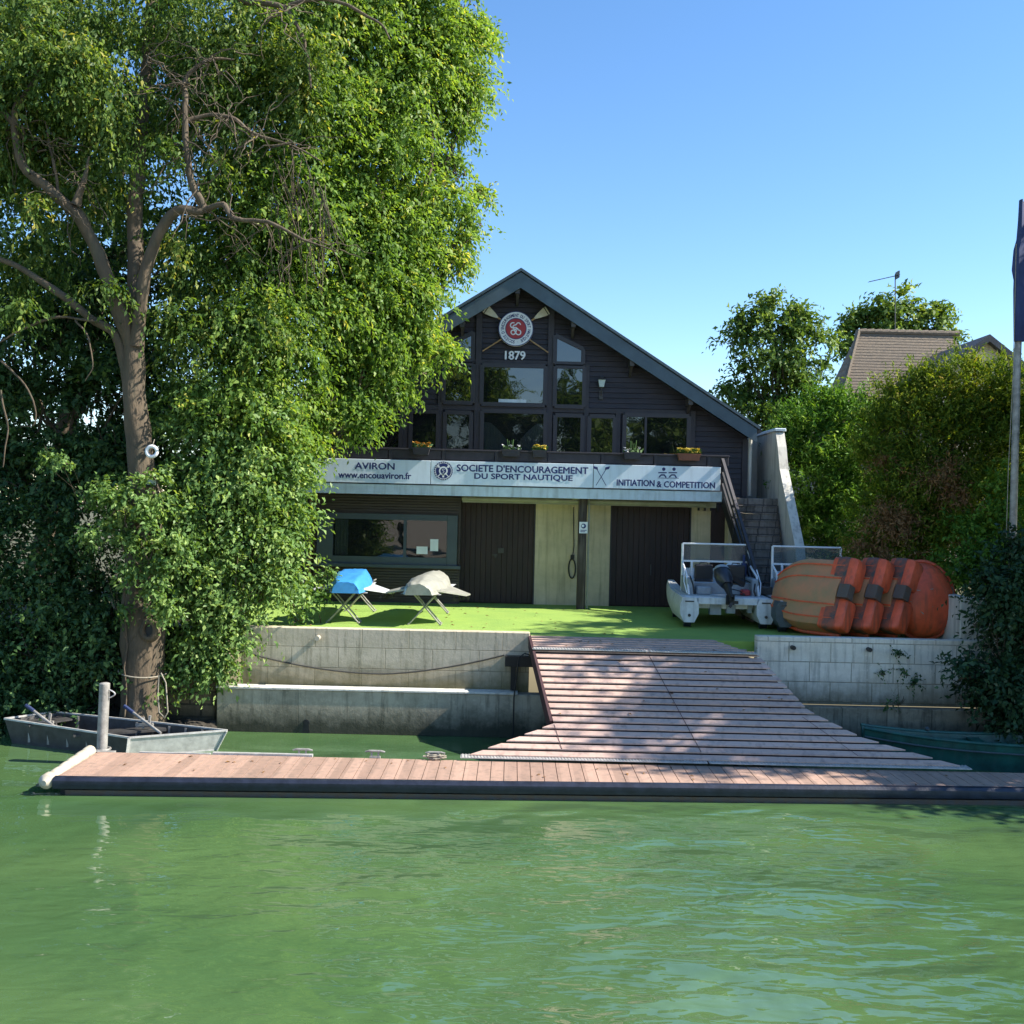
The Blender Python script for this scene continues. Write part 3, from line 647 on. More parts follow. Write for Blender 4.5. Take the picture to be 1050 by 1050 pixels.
# little bracket row near the right corner
for k in range(4):
    m = MB(); m.box(d2b+0.2+k*0.17, d2b+0.24+k*0.17, WY-0.12, WY, ztop-0.22, ztop-0.05); P(m.build('soffit_hook', M['black'], bh))
for a, b_ in ((d1a, d1b), (d2a, d2b)):
    m = MB(); n = 14; w = (b_-a)/n
    for k in range(n): m.bbox(a+k*w+0.001, a+(k+1)*w-0.001, WY+0.05+0.002*(k%2), WY+0.12, TZ+0.03, dt-0.01, 0.006)
    m.box(a, b_, WY+0.121, WY+0.14, TZ, dt)
    m.box((a+b_)/2-0.015, (a+b_)/2+0.015, WY+0.035, WY+0.05, TZ+0.04, dt-0.02)
    d = P(m.build('door', M['door'], bh))
    h = MB(); xm = (a+b_)/2
    if a == d1a:
        zc = at(510,569,WY).z; h.box(xm-0.12, xm+0.02, WY+0.0, WY+0.045, zc-0.02, zc+0.02); h.box(xm+0.04, xm+0.2, WY+0.01, WY+0.045, zc+0.05, zc+0.19); h.cyl((xm-0.03,WY,zc-0.05),(xm-0.03,WY+0.05,zc-0.05),0.03)
        h.build('padlock_hasp', M['galvdark'], d)
    else:
        zc = at(663,590,WY).z; h.bar((xm+0.03,WY+0.015,zc),(xm+0.03,WY+0.015,zc+0.3),0.03,0.03); h.build('handle', M['galvdark'], d)
    fr = MB(); fr.box(a-0.035,a,WY-0.02,WY+0.06,TZ,dt+0.03); fr.box(b_,b_+0.035,WY-0.02,WY+0.06,TZ,dt+0.03); fr.box(a,b_,WY-0.02,WY+0.05,dt-0.005,dt+0.03); fr.build('door_frame', M['post'], d)
# clubroom bay clad in dark boards with a long window
bx0, bx1 = at(322,560,27.6).x, at(472,560,27.6).x
wz0, wz1 = at(400,576,27.6).z, at(400,527,27.6).z
m = MB(); z = TZ+0.12
while z < ztop-0.06:
    inwin = wz0-0.12 < z < wz1-0.0
    segs = [(bx0,bx1)] if not inwin else [(bx0,bx0+0.06),(bx1-0.06,bx1)]
    for a,b_ in segs:
        m.bbox(a, b_, 27.60, 27.66, z, z+0.055, 0.006)
    z += 0.073
m.box(bx0+0.01, bx1-0.01, 27.645, WY-0.005, TZ, ztop)
P(m.build('club_bay', M['louvre'], bh))
q = [(bx0+0.08,wz0-0.06),(bx1-0.08,wz0-0.06),(bx1-0.08,wz1),(bx0+0.08,wz1)]
f = MB(); 
gx0, gx1 = at(341,552,27.5).x, at(458,552,27.5).x; gz0, gz1 = at(400,571,27.5).z, at(400,533,27.5).z
f.bbox(q[0][0], gx0, 27.53, 27.64, q[0][1], q[2][1]); f.bbox(gx1, q[1][0], 27.53, 27.64, q[0][1], q[2][1])
f.box(gx0, gx1, 27.535, 27.64, gz1, q[2][1]); f.box(gx0, gx1, 27.535, 27.64, q[0][1], gz0); f.box(at(415,552,27.5).x-0.04, at(415,552,27.5).x+0.04, 27.55, 27.62, gz0, gz1)
f.bbox(q[0][0]-0.08, q[1][0]+0.1, 27.46, 27.64, q[0][1]-0.09, q[0][1])
cw = P(f.build('window', M['blueframe'], bh))
p = MB(); p.box(gx0, gx1, 27.585, 27.595, gz0, gz1); p.build('pane', M['glass_see'], cw)
p = MB(); p.box(gx0, gx1, 27.632, 27.638, gz0, gz1); p.build('unlit_backing', M['black'], cw)  # black sheet painting the shade inside the bay
p = MB(); p.loft([[(gx0+0.05+0.35*t, 27.618+0.01*math.sin(t*25), gz0+0.02),(gx0+0.05+0.35*t, 27.618+0.01*math.sin(t*25), gz1-0.02)] for t in [k/16 for k in range(17)]], close=False); p.build('curtain', M['curtain'], cw)
# balcony: floor slab, soffit, gutter strip, planter railing
BX0, BX1 = -6.0, 5.52
m = MB(); m.box(BX0, BX1, 26.72, WY-0.03, 4.90, 5.06); P(m.build('balcony_floor', M['soffit'], bh))
m = MB(); m.bbox(BX0, BX1+0.02, 26.62, 26.72, 4.86, 5.12, 0.012); P(m.build('balcony_fascia', M['signtrim'], bh))
m = MB(); m.box(bx1+0.05, BX1-0.1, 27.2, 27.34, 4.70, 4.895); m.tube([(bx1+0.05,27.1,4.80),(BX1-0.4,27.1,4.78)],0.05,8); P(m.build('balcony_beam', M['soffit'], bh))
m = MB(); r = random.Random(8); x = BX0
while x < BX1+0.05:
    w = min(1.38, BX1+0.1-x); m.bbox(x+0.01, x+w-0.01, 26.64+r.uniform(0,0.02), 26.68+0.02, 5.80, 6.03, 0.008); m.box(x+0.01, x+0.09, 26.62, 26.72, 5.12, 6.05); x += 1.38
m.box(BX0, BX1, 26.70, 26.74, 5.12, 5.78); m.bbox(BX0, BX1+0.1, 26.60, 26.80, 6.032, 6.07, 0.006)
bal = P(m.build('balcony_railing', M['post'], bh))
m = MB(); xp = at(597,560,26.9).x; m.bbox(xp-0.11, xp+0.11, 26.95, 27.15, TZ, 4.89, 0.02); P(m.build('support_post', mat('postwood', (0.05,0.035,0.028), 0.75, 0.3, 6, 0.005, 20, stretch=(3,3,0.4), streak=((0.25,0.22,0.18),0.5)), bh))
m = MB(); m.tube([(xp+0.17,27.05,TZ+0.02),(xp+0.17,27.05,4.85)],0.025,8); P(m.build('downpipe', M['soffit'], bh))
rebase(bh, bparts)

# ------------------------------------------------------------------ signs
SY = 26.60; sz0, sz1 = 5.15, 5.76
def signboard(px0, px1, label, y=SY):
    x0 = at(px0, 490, y).x; x1 = at(px1, 490, y).x
    e = empty('sign_board', ((x0+x1)/2, y, sz0), 0, label, 'sign'); m = MB(); m.bbox(x0, x1, y-0.03, y+0.015, sz0, sz1, 0.006); p = m.build('panel', M['sign'], e)
    return e, [p]
def tline(mb, s, px0, px1, py0, py1, bold, y=SY-0.034):
    a = at((px0+px1)/2, py1, y).z; b_ = at((px0+px1)/2, py0, y).z
    x0 = at(px0,(py0+py1)/2,y).x; x1 = at(px1,(py0+py1)/2,y).x; w = (b_-a)*0.045      # strokes thickened by stacked letters, a hair apart
    for k, (ox, oz) in enumerate(((0,0),(-w,0),(w,0),(0,w*0.7),(0,-w*0.7))): put_text(mb, s, x0+ox, x1+ox, a+oz, b_+oz, y-0.0007*k, 0.0)
e, ps = signboard(322, 441.2, 'pale sign reading AVIRON and www.encouaviron.fr, partly behind leaves')
m = MB(); tline(m, 'AVIRON', 364, 404.5, 474.6, 481.2, 0.045); tline(m, 'www.encouaviron.fr', 347, 421.5, 484.0, 490.6, 0.035)
ps.append(m.build('lettering', M['navy'], e)); rebase(e, ps)
e, ps = signboard(441.8, 608, 'pale sign reading SOCIETE D\'ENCOURAGEMENT DU SPORT NAUTIQUE with round navy emblem')
m = MB(); tline(m, "SOCIETE D'ENCOURAGEMENT", 468.5, 603, 477.6, 484.6, 0.04); tline(m, 'DU SPORT NAUTIQUE', 486.5, 587, 486.4, 493.0, 0.04)
ps.append(m.build('lettering', M['navy'], e))
c = at(454.6, 482.8, SY-0.035); m = MB()
def ringm(mb, cx_, cz, r0, r1, y, n=40):
    mb.add([(cx_+r*math.cos(2*math.pi*k/n), y, cz+r*math.sin(2*math.pi*k/n)) for r in (r0,r1) for k in range(n)], [(k,(k+1)%n,n+(k+1)%n,n+k) for k in range(n)])
def diskm(mb, cx_, cz, r, y, n=40): mb.add([(cx_+r*math.cos(2*math.pi*k/n), y, cz+r*math.sin(2*math.pi*k/n)) for k in range(n)], [tuple(range(n))])
def linem(mb, cx_, cz, a, b_, w, y):
    a = Vector((a[0],0,a[1])); b_ = Vector((b_[0],0,b_[1])); d = (b_-a).normalized(); n_ = Vector((-d.z,0,d.x))*w/2
    mb.add([(cx_+p.x, y, cz+p.z) for p in (a-n_, b_-n_, b_+n_, a+n_)], [(0,1,2,3)])
def curvem(mb, cx_, cz, pts, w, y):
    for a, b_ in zip(pts, pts[1:]): linem(mb, cx_, cz, a, b_, w, y)
    for p in pts: diskm(mb, cx_+p[0], cz+p[1], w*0.5, y+0.0003, 8)
diskm(m, c.x, c.z, 0.245, SY-0.034); em = m.build('emblem', M['navy'], e)
w_ = MB(); ringm(w_, c.x, c.z, 0.20, 0.212, SY-0.037)
for s in (-1,1):
    linem(w_, c.x, c.z, (-0.14*s,-0.15),(0.14*s,0.14), 0.022, SY-0.0375); w_.add([(c.x+s*0.09+q[0]*s, SY-0.038, c.z+0.09+q[1]) for q in ((0.0,0.0),(0.03,0.07),(0.075,0.05),(0.06,-0.01))], [(0,1,2,3)])
ringm(w_, c.x, c.z, 0.075, 0.115, SY-0.0385); linem(w_, c.x, c.z, (0,-0.17),(0,-0.08), 0.05, SY-0.0385)
for k in range(26):
    t = 2*math.pi*k/26; linem(w_, c.x, c.z, (0.218*math.cos(t),0.218*math.sin(t)),(0.236*math.cos(t),0.236*math.sin(t)), 0.02, SY-0.0372)
w_.build('emblem_lines', M['white'], em)
d_ = MB(); diskm(d_, c.x, c.z, 0.074, SY-0.0392); curvem(d_, c.x, c.z, [(0.06*math.sin(t*1.2)*0.5, -0.05+0.1*t/6) for t in range(7)], 0.012, SY-0.041); d_.build('emblem_centre', M['navy'], em)
curv = MB(); curvem(curv, c.x, c.z, [(0.03*math.cos(t),0.025+0.022*math.sin(t)) for t in [0.5+k*0.5 for k in range(10)]]+[(0.02,-0.02),(-0.01,-0.05)], 0.013, SY-0.042); curv.build('emblem_monogram', M['white'], em)
ps.append(em); rebase(e, ps)
e, ps = signboard(608.6, 738.5, 'pale sign reading INITIATION & COMPETITION with crossed oars and two rowers')
m = MB(); tline(m, 'INITIATION', 632.5, 671, 492.0, 498.3, 0.03); tline(m, '& COMPETITION', 673.5, 733, 494.0, 500.2, 0.028)
ps.append(m.build('lettering', M['navy'], e))
m = MB(); c = at(616.5, 489, SY-0.035)
for s in (-1,1):
    linem(m, c.x, c.z, (-0.13*s,-0.22),(0.12*s,0.20), 0.016, SY-0.034)
    m.add([(c.x+s*q[0], SY-0.0345, c.z+q[1]) for q in ((0.09,0.18),(0.10,0.25),(0.22,0.28),(0.20,0.21))], [(0,1,2,3)])
ps.append(m.build('crossed_oars', M['navy'], e))
for k, px in enumerate((680.5, 691)):
    m = MB(); c = at(px, 487, SY-0.035); diskm(m, c.x, c.z+0.15, 0.045, SY-0.034, 16)
    linem(m, c.x, c.z, (-0.14,0.055),(0.08,0.06), 0.03, SY-0.0341); curvem(m, c.x, c.z, [(-0.11,-0.05),(-0.06,0.0),(0.02,0.0),(0.06,-0.06)], 0.035, SY-0.0343); linem(m, c.x, c.z, (-0.15,-0.08),(0.13,-0.085), 0.014, SY-0.0345)
    ps.append(m.build('rower_figure', M['navy'], e))
rebase(e, ps)
# notice on the post
c = at(598.3, 541, 26.93); e = empty('notice_sign', (c.x, 26.94, c.z), 0, 'small white notice with dark disc fixed to the support post', 'sign')
m = MB(); m.box(c.x-0.11,c.x+0.11,26.93,26.948,c.z-0.15,c.z+0.15); a1 = m.build('panel', M['white'], e)
m = MB(); diskm(m, c.x, c.z+0.04, 0.065, 26.926, 20); linem(m, c.x, c.z, (-0.08,-0.07),(0.08,-0.07),0.02,26.926); linem(m, c.x, c.z, (-0.08,-0.11),(0.05,-0.11),0.02,26.926); a2 = m.build('print', M['navy'], e); 
m = MB(); diskm(m, c.x-0.015, c.z+0.045, 0.035, 26.924, 16); a3 = m.build('print_centre', M['sign'], e)
rebase(e, [a1,a2,a3])
# round club emblem with crossed oars and the year
EY = 27.86; c = at(529, 337.3, EY)
em = empty('club_emblem', (c.x, EY, c.z), 0, 'round white club emblem with red centre and crossed oars under the ridge', 'emblem')
oars_ = []
for s in (-1,1):
    m = MB(); a = (c.x-s*0.90, c.z-0.62); b_ = (c.x+s*0.62, c.z+0.38)
    m.tube([(a[0],EY+0.02,a[1]),(b_[0],EY+0.02,b_[1])],[0.018,0.026],8)
    d = Vector((b_[0]-a[0],0,b_[1]-a[1])).normalized(); n_ = Vector((-d.z,0,d.x)); o_ = Vector((b_[0]-s*0.12,EY+0.01,b_[1]-0.08))
    prof2 = [(0,0.02),(0.14,0.07),(0.34,0.115),(0.42,0.115),(0.42,-0.115),(0.34,-0.115),(0.14,-0.07),(0,-0.02)]
    ln = [o_ + d*u + n_*v for u,v in prof2]; ol = m
    oar = m.build('oar', M['varnish'], em); m = MB(); v = [(p.x,EY-0.012,p.z) for p in ln]+[(p.x,EY+0.018,p.z) for p in ln]; nn = 8
    m.add(v, [tuple(range(nn)), tuple(range(2*nn-1,nn-1,-1))]+[(i,i+nn,(i+1)%nn+nn,(i+1)%nn) for i in range(nn)]); bl = m.build('blade', M['oarblade'], oar)
    m = MB(); q = [o_+d*0.36+n_*0.115, o_+d*0.385+n_*0.115, o_+d*0.385-n_*0.115, o_+d*0.36-n_*0.115]; m.add([(p.x,EY-0.014,p.z) for p in q],[(0,1,2,3)]); st = m.build('blade_stripe', M['black'], oar)
    oars_.append(oar)
m = MB(); m.cyl((c.x,EY-0.04,c.z),(c.x,EY+0.06,c.z),0.475,48); a1 = m.build('white_disc', M['white'], em, smooth='auto')
m = MB(); m.cyl((c.x,EY-0.048,c.z),(c.x,EY-0.03,c.z),0.285,40); a2 = m.build('red_disc', M['red'], em)
m = MB(); ringm(m, c.x, c.z, 0.270, 0.290, EY-0.050); ringm(m, c.x, c.z, 0.455, 0.475, EY-0.043)
txt = "SOCIÉTÉ D'ENCOURAGEMENT DU SPORT NAUTIQUE · "
n = len(txt); rad = 0.325
for i, ch in enumerate(txt):
    if ch == ' ': continue
    th = -math.pi/2 - 0.12 - 2*math.pi*i/n
    v, f = text_mesh(ch, 0.02)
    xs = [p[0] for p in v]; mx_ = (min(xs)+max(xs))/2; sc = 0.115; 
    rr_ = Matrix.Rotation(th-math.pi/2, 2)
    vs = []
    for p in v:
        lx, lz = (p[0]-mx_)*sc*0.75, p[1]*sc
        if ch == '·': lz -= 0
        X_, Z_ = rr_ @ Vector((lx, rad+lz)); vs.append((c.x+X_, EY-0.0445, c.z+Z_))
    m.add(vs, f)
a3 = m.build('ring_lettering', M['navy'], em)
m = MB(); pts = []
def arc(cx_, cz_, r_, t0, t1, k=10, sx=1): return [(cx_+sx*r_*math.cos(t0+(t1-t0)*i/(k-1)), cz_+r_*math.sin(t0+(t1-t0)*i/(k-1))) for i in range(k)]
curvem(m, c.x, c.z, arc(0.065,0.105,0.055,0.2,3.0)+arc(-0.02,0.04,0.06,2.2,4.6)+[(0.05,0.0)], 0.032, EY-0.052)
curvem(m, c.x, c.z, arc(-0.08,0.09,0.07,1.2,4.6)+[(0.0,0.03),(0.08,-0.04)]+arc(0.07,-0.10,0.065,1.2,-2.4)+[(-0.04,-0.05)], 0.032, EY-0.0525)
curvem(m, c.x, c.z, [(0.02,0.0)]+arc(-0.07,-0.10,0.06,1.0,5.6)+[(0.02,-0.05)], 0.032, EY-0.053)
a4 = m.build('monogram', M['white'], em)
rebase(em, [a1,a2,a3,a4]+oars_)
m = MB(); tline(m, '1879', 518, 538.5, 360.2, 368.8, 0.04, WY-0.045); v2 = list(m.v); m2 = MB(); m2.v = [(x,y-0.02,z) for x,y,z in v2]; m2.f = m.f; m2.mi = m.mi
o = m2.build('year_number', M['white']); tag(o, 'white year numerals 1879 mounted below the round emblem', 'number sign')

# wall lantern
c = at(617, 393, 27.8); e = empty('wall_lantern', (c.x, 27.9, c.z), 0, 'small wall lantern on the black gable right of windows', 'lantern')
m = MB(); m.loft([[(c.x+s*w, 27.82+t*w, z) for s,t in ((-1,-1),(1,-1),(1,1),(-1,1))] for z, w in ((c.z-0.10,0.06),(c.z+0.09,0.095))], True, True, True); a1 = m.build('lamp_glass', M['lampglass'], e)
m = MB(); m.loft([[(c.x+s*w, 27.82+t*w, z) for s,t in ((-1,-1),(1,-1),(1,1),(-1,1))] for z, w in ((c.z+0.09,0.115),(c.z+0.16,0.04),(c.z+0.2,0.02))], True, True, True)
m.tube([(c.x,27.82,c.z-0.10),(c.x,27.82,c.z-0.2),(c.x,27.9,c.z-0.30),(c.x,27.98,c.z-0.32)],0.015,6); m.box(c.x-0.05,c.x+0.05,27.93,27.985,c.z-0.42,c.z-0.18); m.bar((c.x,27.82,c.z-0.11),(c.x,27.82,c.z+0.1),0.01,0.01); a2 = m.build('lamp_bracket', M['galvdark'], e)
rebase(e,[a1,a2])
# security camera and hanging strap
c = at(592,511,26.9); e = empty('security_camera', (c.x,27.0,c.z), 0, 'small pale camera under the balcony beside the wooden post', 'camera')
m = MB(); m.cyl((c.x-0.12,26.9,c.z),(c.x+0.05,26.95,c.z+0.02),0.045); m.bar((c.x,26.95,c.z+0.02),(c.x,27.05,4.88),0.03,0.03); a1 = m.build('body', M['soffit'], e, smooth='auto'); rebase(e,[a1])
m = MB(); m.tube([at(588,520,27.96),at(588.5,560,27.96),at(587,572,27.95)],0.012,6)
m.tube([at(586.5+3.5*math.sin(t),583-10*math.cos(t),27.95) for t in [k*math.pi/8 for k in range(17)]],0.022,6); m.box(at(587,570,27.9).x-0.05,at(587,570,27.9).x+0.05,27.9,27.98,at(587,573,27.9).z,at(587,569,27.9).z)
tag(m.build('hanging_strap', M['black']), 'black strap loop hanging from a cord on the cream wall', 'strap')
# papers in the club window
for (px0,py0,px1,py1,lab) in ((427,560.5,438.5,568,'wide white paper taped inside the club window'),(441,553,449.5,565,'upright white paper taped inside the club window')):
    m = MB(); a = at(px0,py1,27.58); b_ = at(px1,py0,27.58); m.box(a.x,b_.x,27.572,27.577,a.z,b_.z); o = m.build('paper_notice', M['white']); tag(o, lab, 'notice')
m = MB(); a = at(511,414,27.8); b_ = at(539.5,409.5,27.8); m.box(a.x,b_.x,27.86,27.885,a.z,b_.z); tag(m.build('window_strip', M['signtrim']), 'pale strip lying along bottom of the upper centre window', 'strip')

# flower boxes on the balcony rail
def flowerbox(px, w, col, n, label, seed, boxm='terracotta', tall=0.0):
    r = random.Random(seed); c = at(px, 468, 26.55); e = empty('flower_box', (c.x, 26.54, 6.0), 0, label, 'flower box', 'flower boxes along the balcony rail')
    m = MB(); zb = 5.91; m.loft([[(c.x+s*(w+f), 26.5+t*(0.085+f*0.4), z) for s,t in ((-1,-1),(1,-1),(1,1),(-1,1))] for z,f in ((zb,-0.03),(zb+0.15,0.0),(zb+0.151,0.015),(zb+0.175,0.015))], True, True, True)
    a1 = m.build('trough', M[boxm], e)
    m = MB()
    for k in range(n):
        x = c.x+r.uniform(-w,w); y = 26.5+r.uniform(-0.07,0.07); h_ = r.uniform(0.02,0.14); zz = zb+0.18+h_
        for q in range(3):
            t = r.uniform(0,6.28); s = r.uniform(0.02,0.04); d = Vector((math.cos(t),math.sin(t),r.uniform(-0.2,0.6)))*s; g_ = Vector((-d.y,d.x,0.01))
            p = Vector((x,y,zz)); m.add([p-d-g_,p+d-g_,p+d+g_*0.6,p-d+g_],[(0,1,2,3)])
    a2 = m.build('blossoms', M[col], e)
    m = MB()
    for k in range(n):
        x = c.x+r.uniform(-w,w); y = 26.5+r.uniform(-0.07,0.07); p = Vector((x,y,zb+0.17)); q = p+Vector((r.uniform(-.08,.08),r.uniform(-.08,.06),r.uniform(0.03,0.13))); n_ = Vector((0.02,0.008,0))
        m.add([p-n_,p+n_,q+n_*1.3,q-n_],[(0,1,2,3)])
    if tall:
        for k in range(4): x = c.x-0.06+k*0.04; m.tube([(x,26.5,zb+0.1),(x+r.uniform(-.05,.05),26.5,zb+0.2+tall*r.uniform(0.6,1))],0.012,5)
    a3 = m.build('foliage', M['flower'] if col=='flower' else M['signtrim'], e); a3.data.materials.clear(); a3.data.materials.append(M['hedgeplain'] if 'hedgeplain' in M else M['turf'])
    rebase(e,[a1,a2,a3])
flowerbox(432, 0.22, 'flowerred', 60, 'leftmost planter with faded yellow blooms on balcony rail', 1, 'post')
flowerbox(524, 0.24, 'white', 12, 'planter with thin white stems on rail below the centre window', 2, 'post', 0.28)
flowerbox(553, 0.18, 'flower', 26, 'small planter with cream blossoms just right of the centre window', 3, 'post')
flowerbox(648, 0.22, 'white', 9, 'planter with pale upright stake on rail below the wide window', 4, 'post', 0.30)
flowerbox(706, 0.29, 'flower', 110, 'rightmost terracotta planter full of yellow flowers on balcony rail', 5, 'terracotta')

# ------------------------------------------------------------------ staircase at the right
st = empty('stone_staircase', (6.4, 25.8, TZ), 0, 'dark stone staircase climbing beside the boathouse with pale sloping side wall', 'staircase')
sp_ = []; m = MB(); n = 16; ya, yb = 24.75, 27.0; rise = (4.98-TZ)/n
for k in range(n):
    y0 = ya+(yb-ya)*k/n; z1 = TZ+rise*(k+1); w0, w1 = 5.85, 6.66+0.30*(k+1)/n
    if k < n-1: m.bbox(w0, w1, y0, yb+0.2, z1-rise, z1-0.03, 0.01); m.bbox(w0, w1+0.0, y0-0.02, yb+0.2, z1-0.028, z1, 0.008)
    else: m.bbox(w0, w1, y0, 29.4, z1-rise, z1, 0.01)
sp_.append(m.build('steps', M['stairstone'], st))
m = MB(); m.prism([(24.6,TZ),(24.6,2.35),(25.1,3.75),(26.75,5.75),(27.0,6.35),(27.25,6.75),(27.45,6.78),(29.6,6.78),(29.6,TZ)], 'x', 6.97, 7.20)
m.box(6.405, 6.965, 29.2, 29.4, 4.9, 6.78)
sp_.append(m.build('side_wall', M['plaster'], st))
m = MB(); m.bbox(6.93,7.24,27.2,29.65,6.782,6.86,0.02); sp_.append(m.build('coping', M['signtrim'], st))
rebase(st, sp_)
hr = empty('stair_railing', (5.7, 25.5, TZ), 0, 'black steel stair railing sloping down from the balcony corner', 'railing')
m = MB(); A = at(741,472,26.6); B = at(776,590,24.3)
d = B-A
for off in (0, -0.33, -0.62): m.bar(A+Vector((0,0,off)), B+Vector((0,0,off*0.9)), 0.05, 0.07)
for t in (0.0, 0.33, 0.66, 1.0):
    p = A+d*t; m.bar(p+Vector((0.03,0,0.03)), p+Vector((0.03,0,-1.1 if t<1 else -0.95)), 0.05, 0.05)
p1 = m.build('rails', M['black'], hr)
m = MB(); m.bar(A+Vector((0.05,0,-1.05)), B+Vector((0.05,0,-0.95)), 0.05, 0.26); p2 = m.build('stringer', M['black'], hr)
m = MB(); m.bar(A+Vector((0,-0.0,0.045)), B+Vector((0,0,0.045)), 0.075, 0.02); p3 = m.build('hand_rail', M['post'], hr)
rebase(hr,[p1,p2,p3])
m = MB()
for k in range(5): m.bbox(5.95+0.2*(k%2), 6.3+0.2*(k%2), 24.2, 24.55, TZ+0.2*k*0.9, TZ+0.2*k*0.9+0.17, 0.012)
tag(m.build('crate_stack', M['steps']), 'stacked dark crates at the foot of the stone staircase', 'crates')

# shed / gate left of the club bay, half hidden by leaves
sh = empty('garden_shed', (-5.9,27.4,TZ), 0, 'brown wooden shed frame glimpsed between leaves left of the boathouse', 'shed')
m = MB(); x = at(318,560,27.4).x
m.bar((x,27.4,TZ),(x,27.4,4.8),0.06,0.06); zz = at(310,600,27.4).z
m.box(x-1.0,x,27.4,27.46,zz-0.08,zz+0.08); zz = at(305,524,27.4).z; m.box(x-1.0,x-0.02,27.3,27.5,zz-0.07,zz+0.07); p1 = m.build('frame', M['wood'], sh)
m = MB(); m.box(x-2.2,x-0.03,27.8,27.9,TZ,4.7); p2 = m.build('back_panel', M['siding'], sh)
m = MB(); m.box(x-2.4,x+0.05,27.1,28.3,4.82,4.9); p3 = m.build('roof', M['roofing'], sh); rebase(sh,[p1,p2,p3])
m = MB(); a = at(310,627,25.0); b_ = at(311,595,25.0); m.tube([(a.x,25,TZ),(a.x,25,b_.z),(a.x+0.06,25,b_.z+0.04)],0.025,8); tag(m.build('standpipe', M['alu']), 'short silvery standpipe on the turf edge near the leaves', 'pipe')

# ------------------------------------------------------------------ neighbour house with tiled hip roof
nh = empty('tiled_house', (15.5, 42, TZ), 0, 'neighbour house with brown tiled hip roof above the hedge', 'house')
HY = 42.0
rl = at(880,341,HY+3.2); rr_ = at(975,345,HY+3.2); el = at(850,393,HY); er = at(1010,400,HY); ez = 5.4
slz = (rl.z-ez); 
Lx = rl.x-2.6; Rx = rr_.x+3.4; 
m = MB()
def tiled(m, A, B, C, D, rows):  # A,B eave left/right, C,D ridge right/left ; overlapping courses
    for k in range(rows):
        t0, t1 = k/rows, (k+1)/rows
        p = [A.lerp(D,t0), B.lerp(C,t0), B.lerp(C,t1), A.lerp(D,t1)]; nn = (B-A).cross(D-A).normalized()
        q = [p[0]+nn*0.022, p[1]+nn*0.022, p[2]+nn*0.008, p[3]+nn*0.008]
        m.add([p[0],p[1],q[1],q[0]],[(0,1,2,3)]); m.add(q,[(0,1,2,3)])
A = Vector((Lx,HY,ez)); B = Vector((Rx,HY,ez)); C = Vector((rr_.x,HY+3.2,rl.z)); D = Vector((rl.x,HY+3.2,rl.z))
A2 = Vector((Lx,HY+6.4,ez)); B2 = Vector((Rx,HY+6.4,ez))
tiled(m, A, B, C, D, 54); tiled(m, B2, A2, D, C, 26)
tiled(m, A2, A, D, D+Vector((0.0,0.001,0)), 26); tiled(m, B, B2, C+Vector((0,0.001,0)), C, 26)
h1 = m.build('roof', M['rooftile'], nh)
m = MB(); x = D.x
while x < C.x: m.tube([(x,D.y,D.z+0.04),(x+0.36,D.y,D.z+0.06)],[0.11,0.13],8); x += 0.34
for t in range(16): 
    p = A.lerp(D,t/16); q = A.lerp(D,(t+1)/16); m.tube([p+Vector((0,0,0.05)),q+Vector((0,0,0.07))],[0.10,0.12],6)
m.build('ridge_tiles', M['rooftile'], h1)
m = MB(); m.box(Lx+0.3,Rx-0.3,HY+0.3,HY+6.1,TZ,ez); h2 = m.build('wall', M['cream'], nh)
m = MB(); gp = at(1014,343,HY-2.5); 
for s in (-1,1):
    m.prism([(gp.x,gp.z),(gp.x+s*1.9,gp.z-1.45),(gp.x+s*1.9,gp.z-1.75),(gp.x,gp.z-0.28)],'y',HY-2.6,HY+3)
h3 = m.build('dormer_roof', M['roofing'], nh)
m = MB(); m.prism([(gp.x-1.6,gp.z-1.5),(gp.x+1.6,gp.z-1.5),(gp.x,gp.z-0.25)],'y',HY-2.3,HY-2.1); m.box(gp.x-1.6,gp.x+1.6,HY-2.3,HY+0.25,TZ,gp.z-1.5); h4 = m.build('dormer_wall', M['cream'], nh)
rebase(nh,[h1,h2,h3,h4])
# antenna
a = at(918,342,HY+3.2); b_ = at(918,281,HY+3.2); e = empty('tv_antenna', (a.x,HY+3.2,a.z), 0, 'thin television antenna on mast above the tiled roof', 'antenna')
m = MB(); m.cyl((a.x,HY+3.2,a.z-0.3),(b_.x,HY+3.2,b_.z),0.025,8); p1 = m.build('mast', M['galvdark'], e)
m = MB(); q = at(891,289,HY+3.2); r_ = at(922,282,HY+3.2); m.bar(q,r_,0.03,0.03)
for k in range(14):
    p = q.lerp(r_,k/13); L_ = 0.12; m.bar(p-Vector((0,L_,0)),p+Vector((0,L_,0)),0.012,0.012)
m.box(r_.x-0.1,r_.x-0.05,HY+3.0,HY+3.4,r_.z-0.15,r_.z+0.15); p2 = m.build('boom', M['galvdark'], e); rebase(e,[p1,p2])
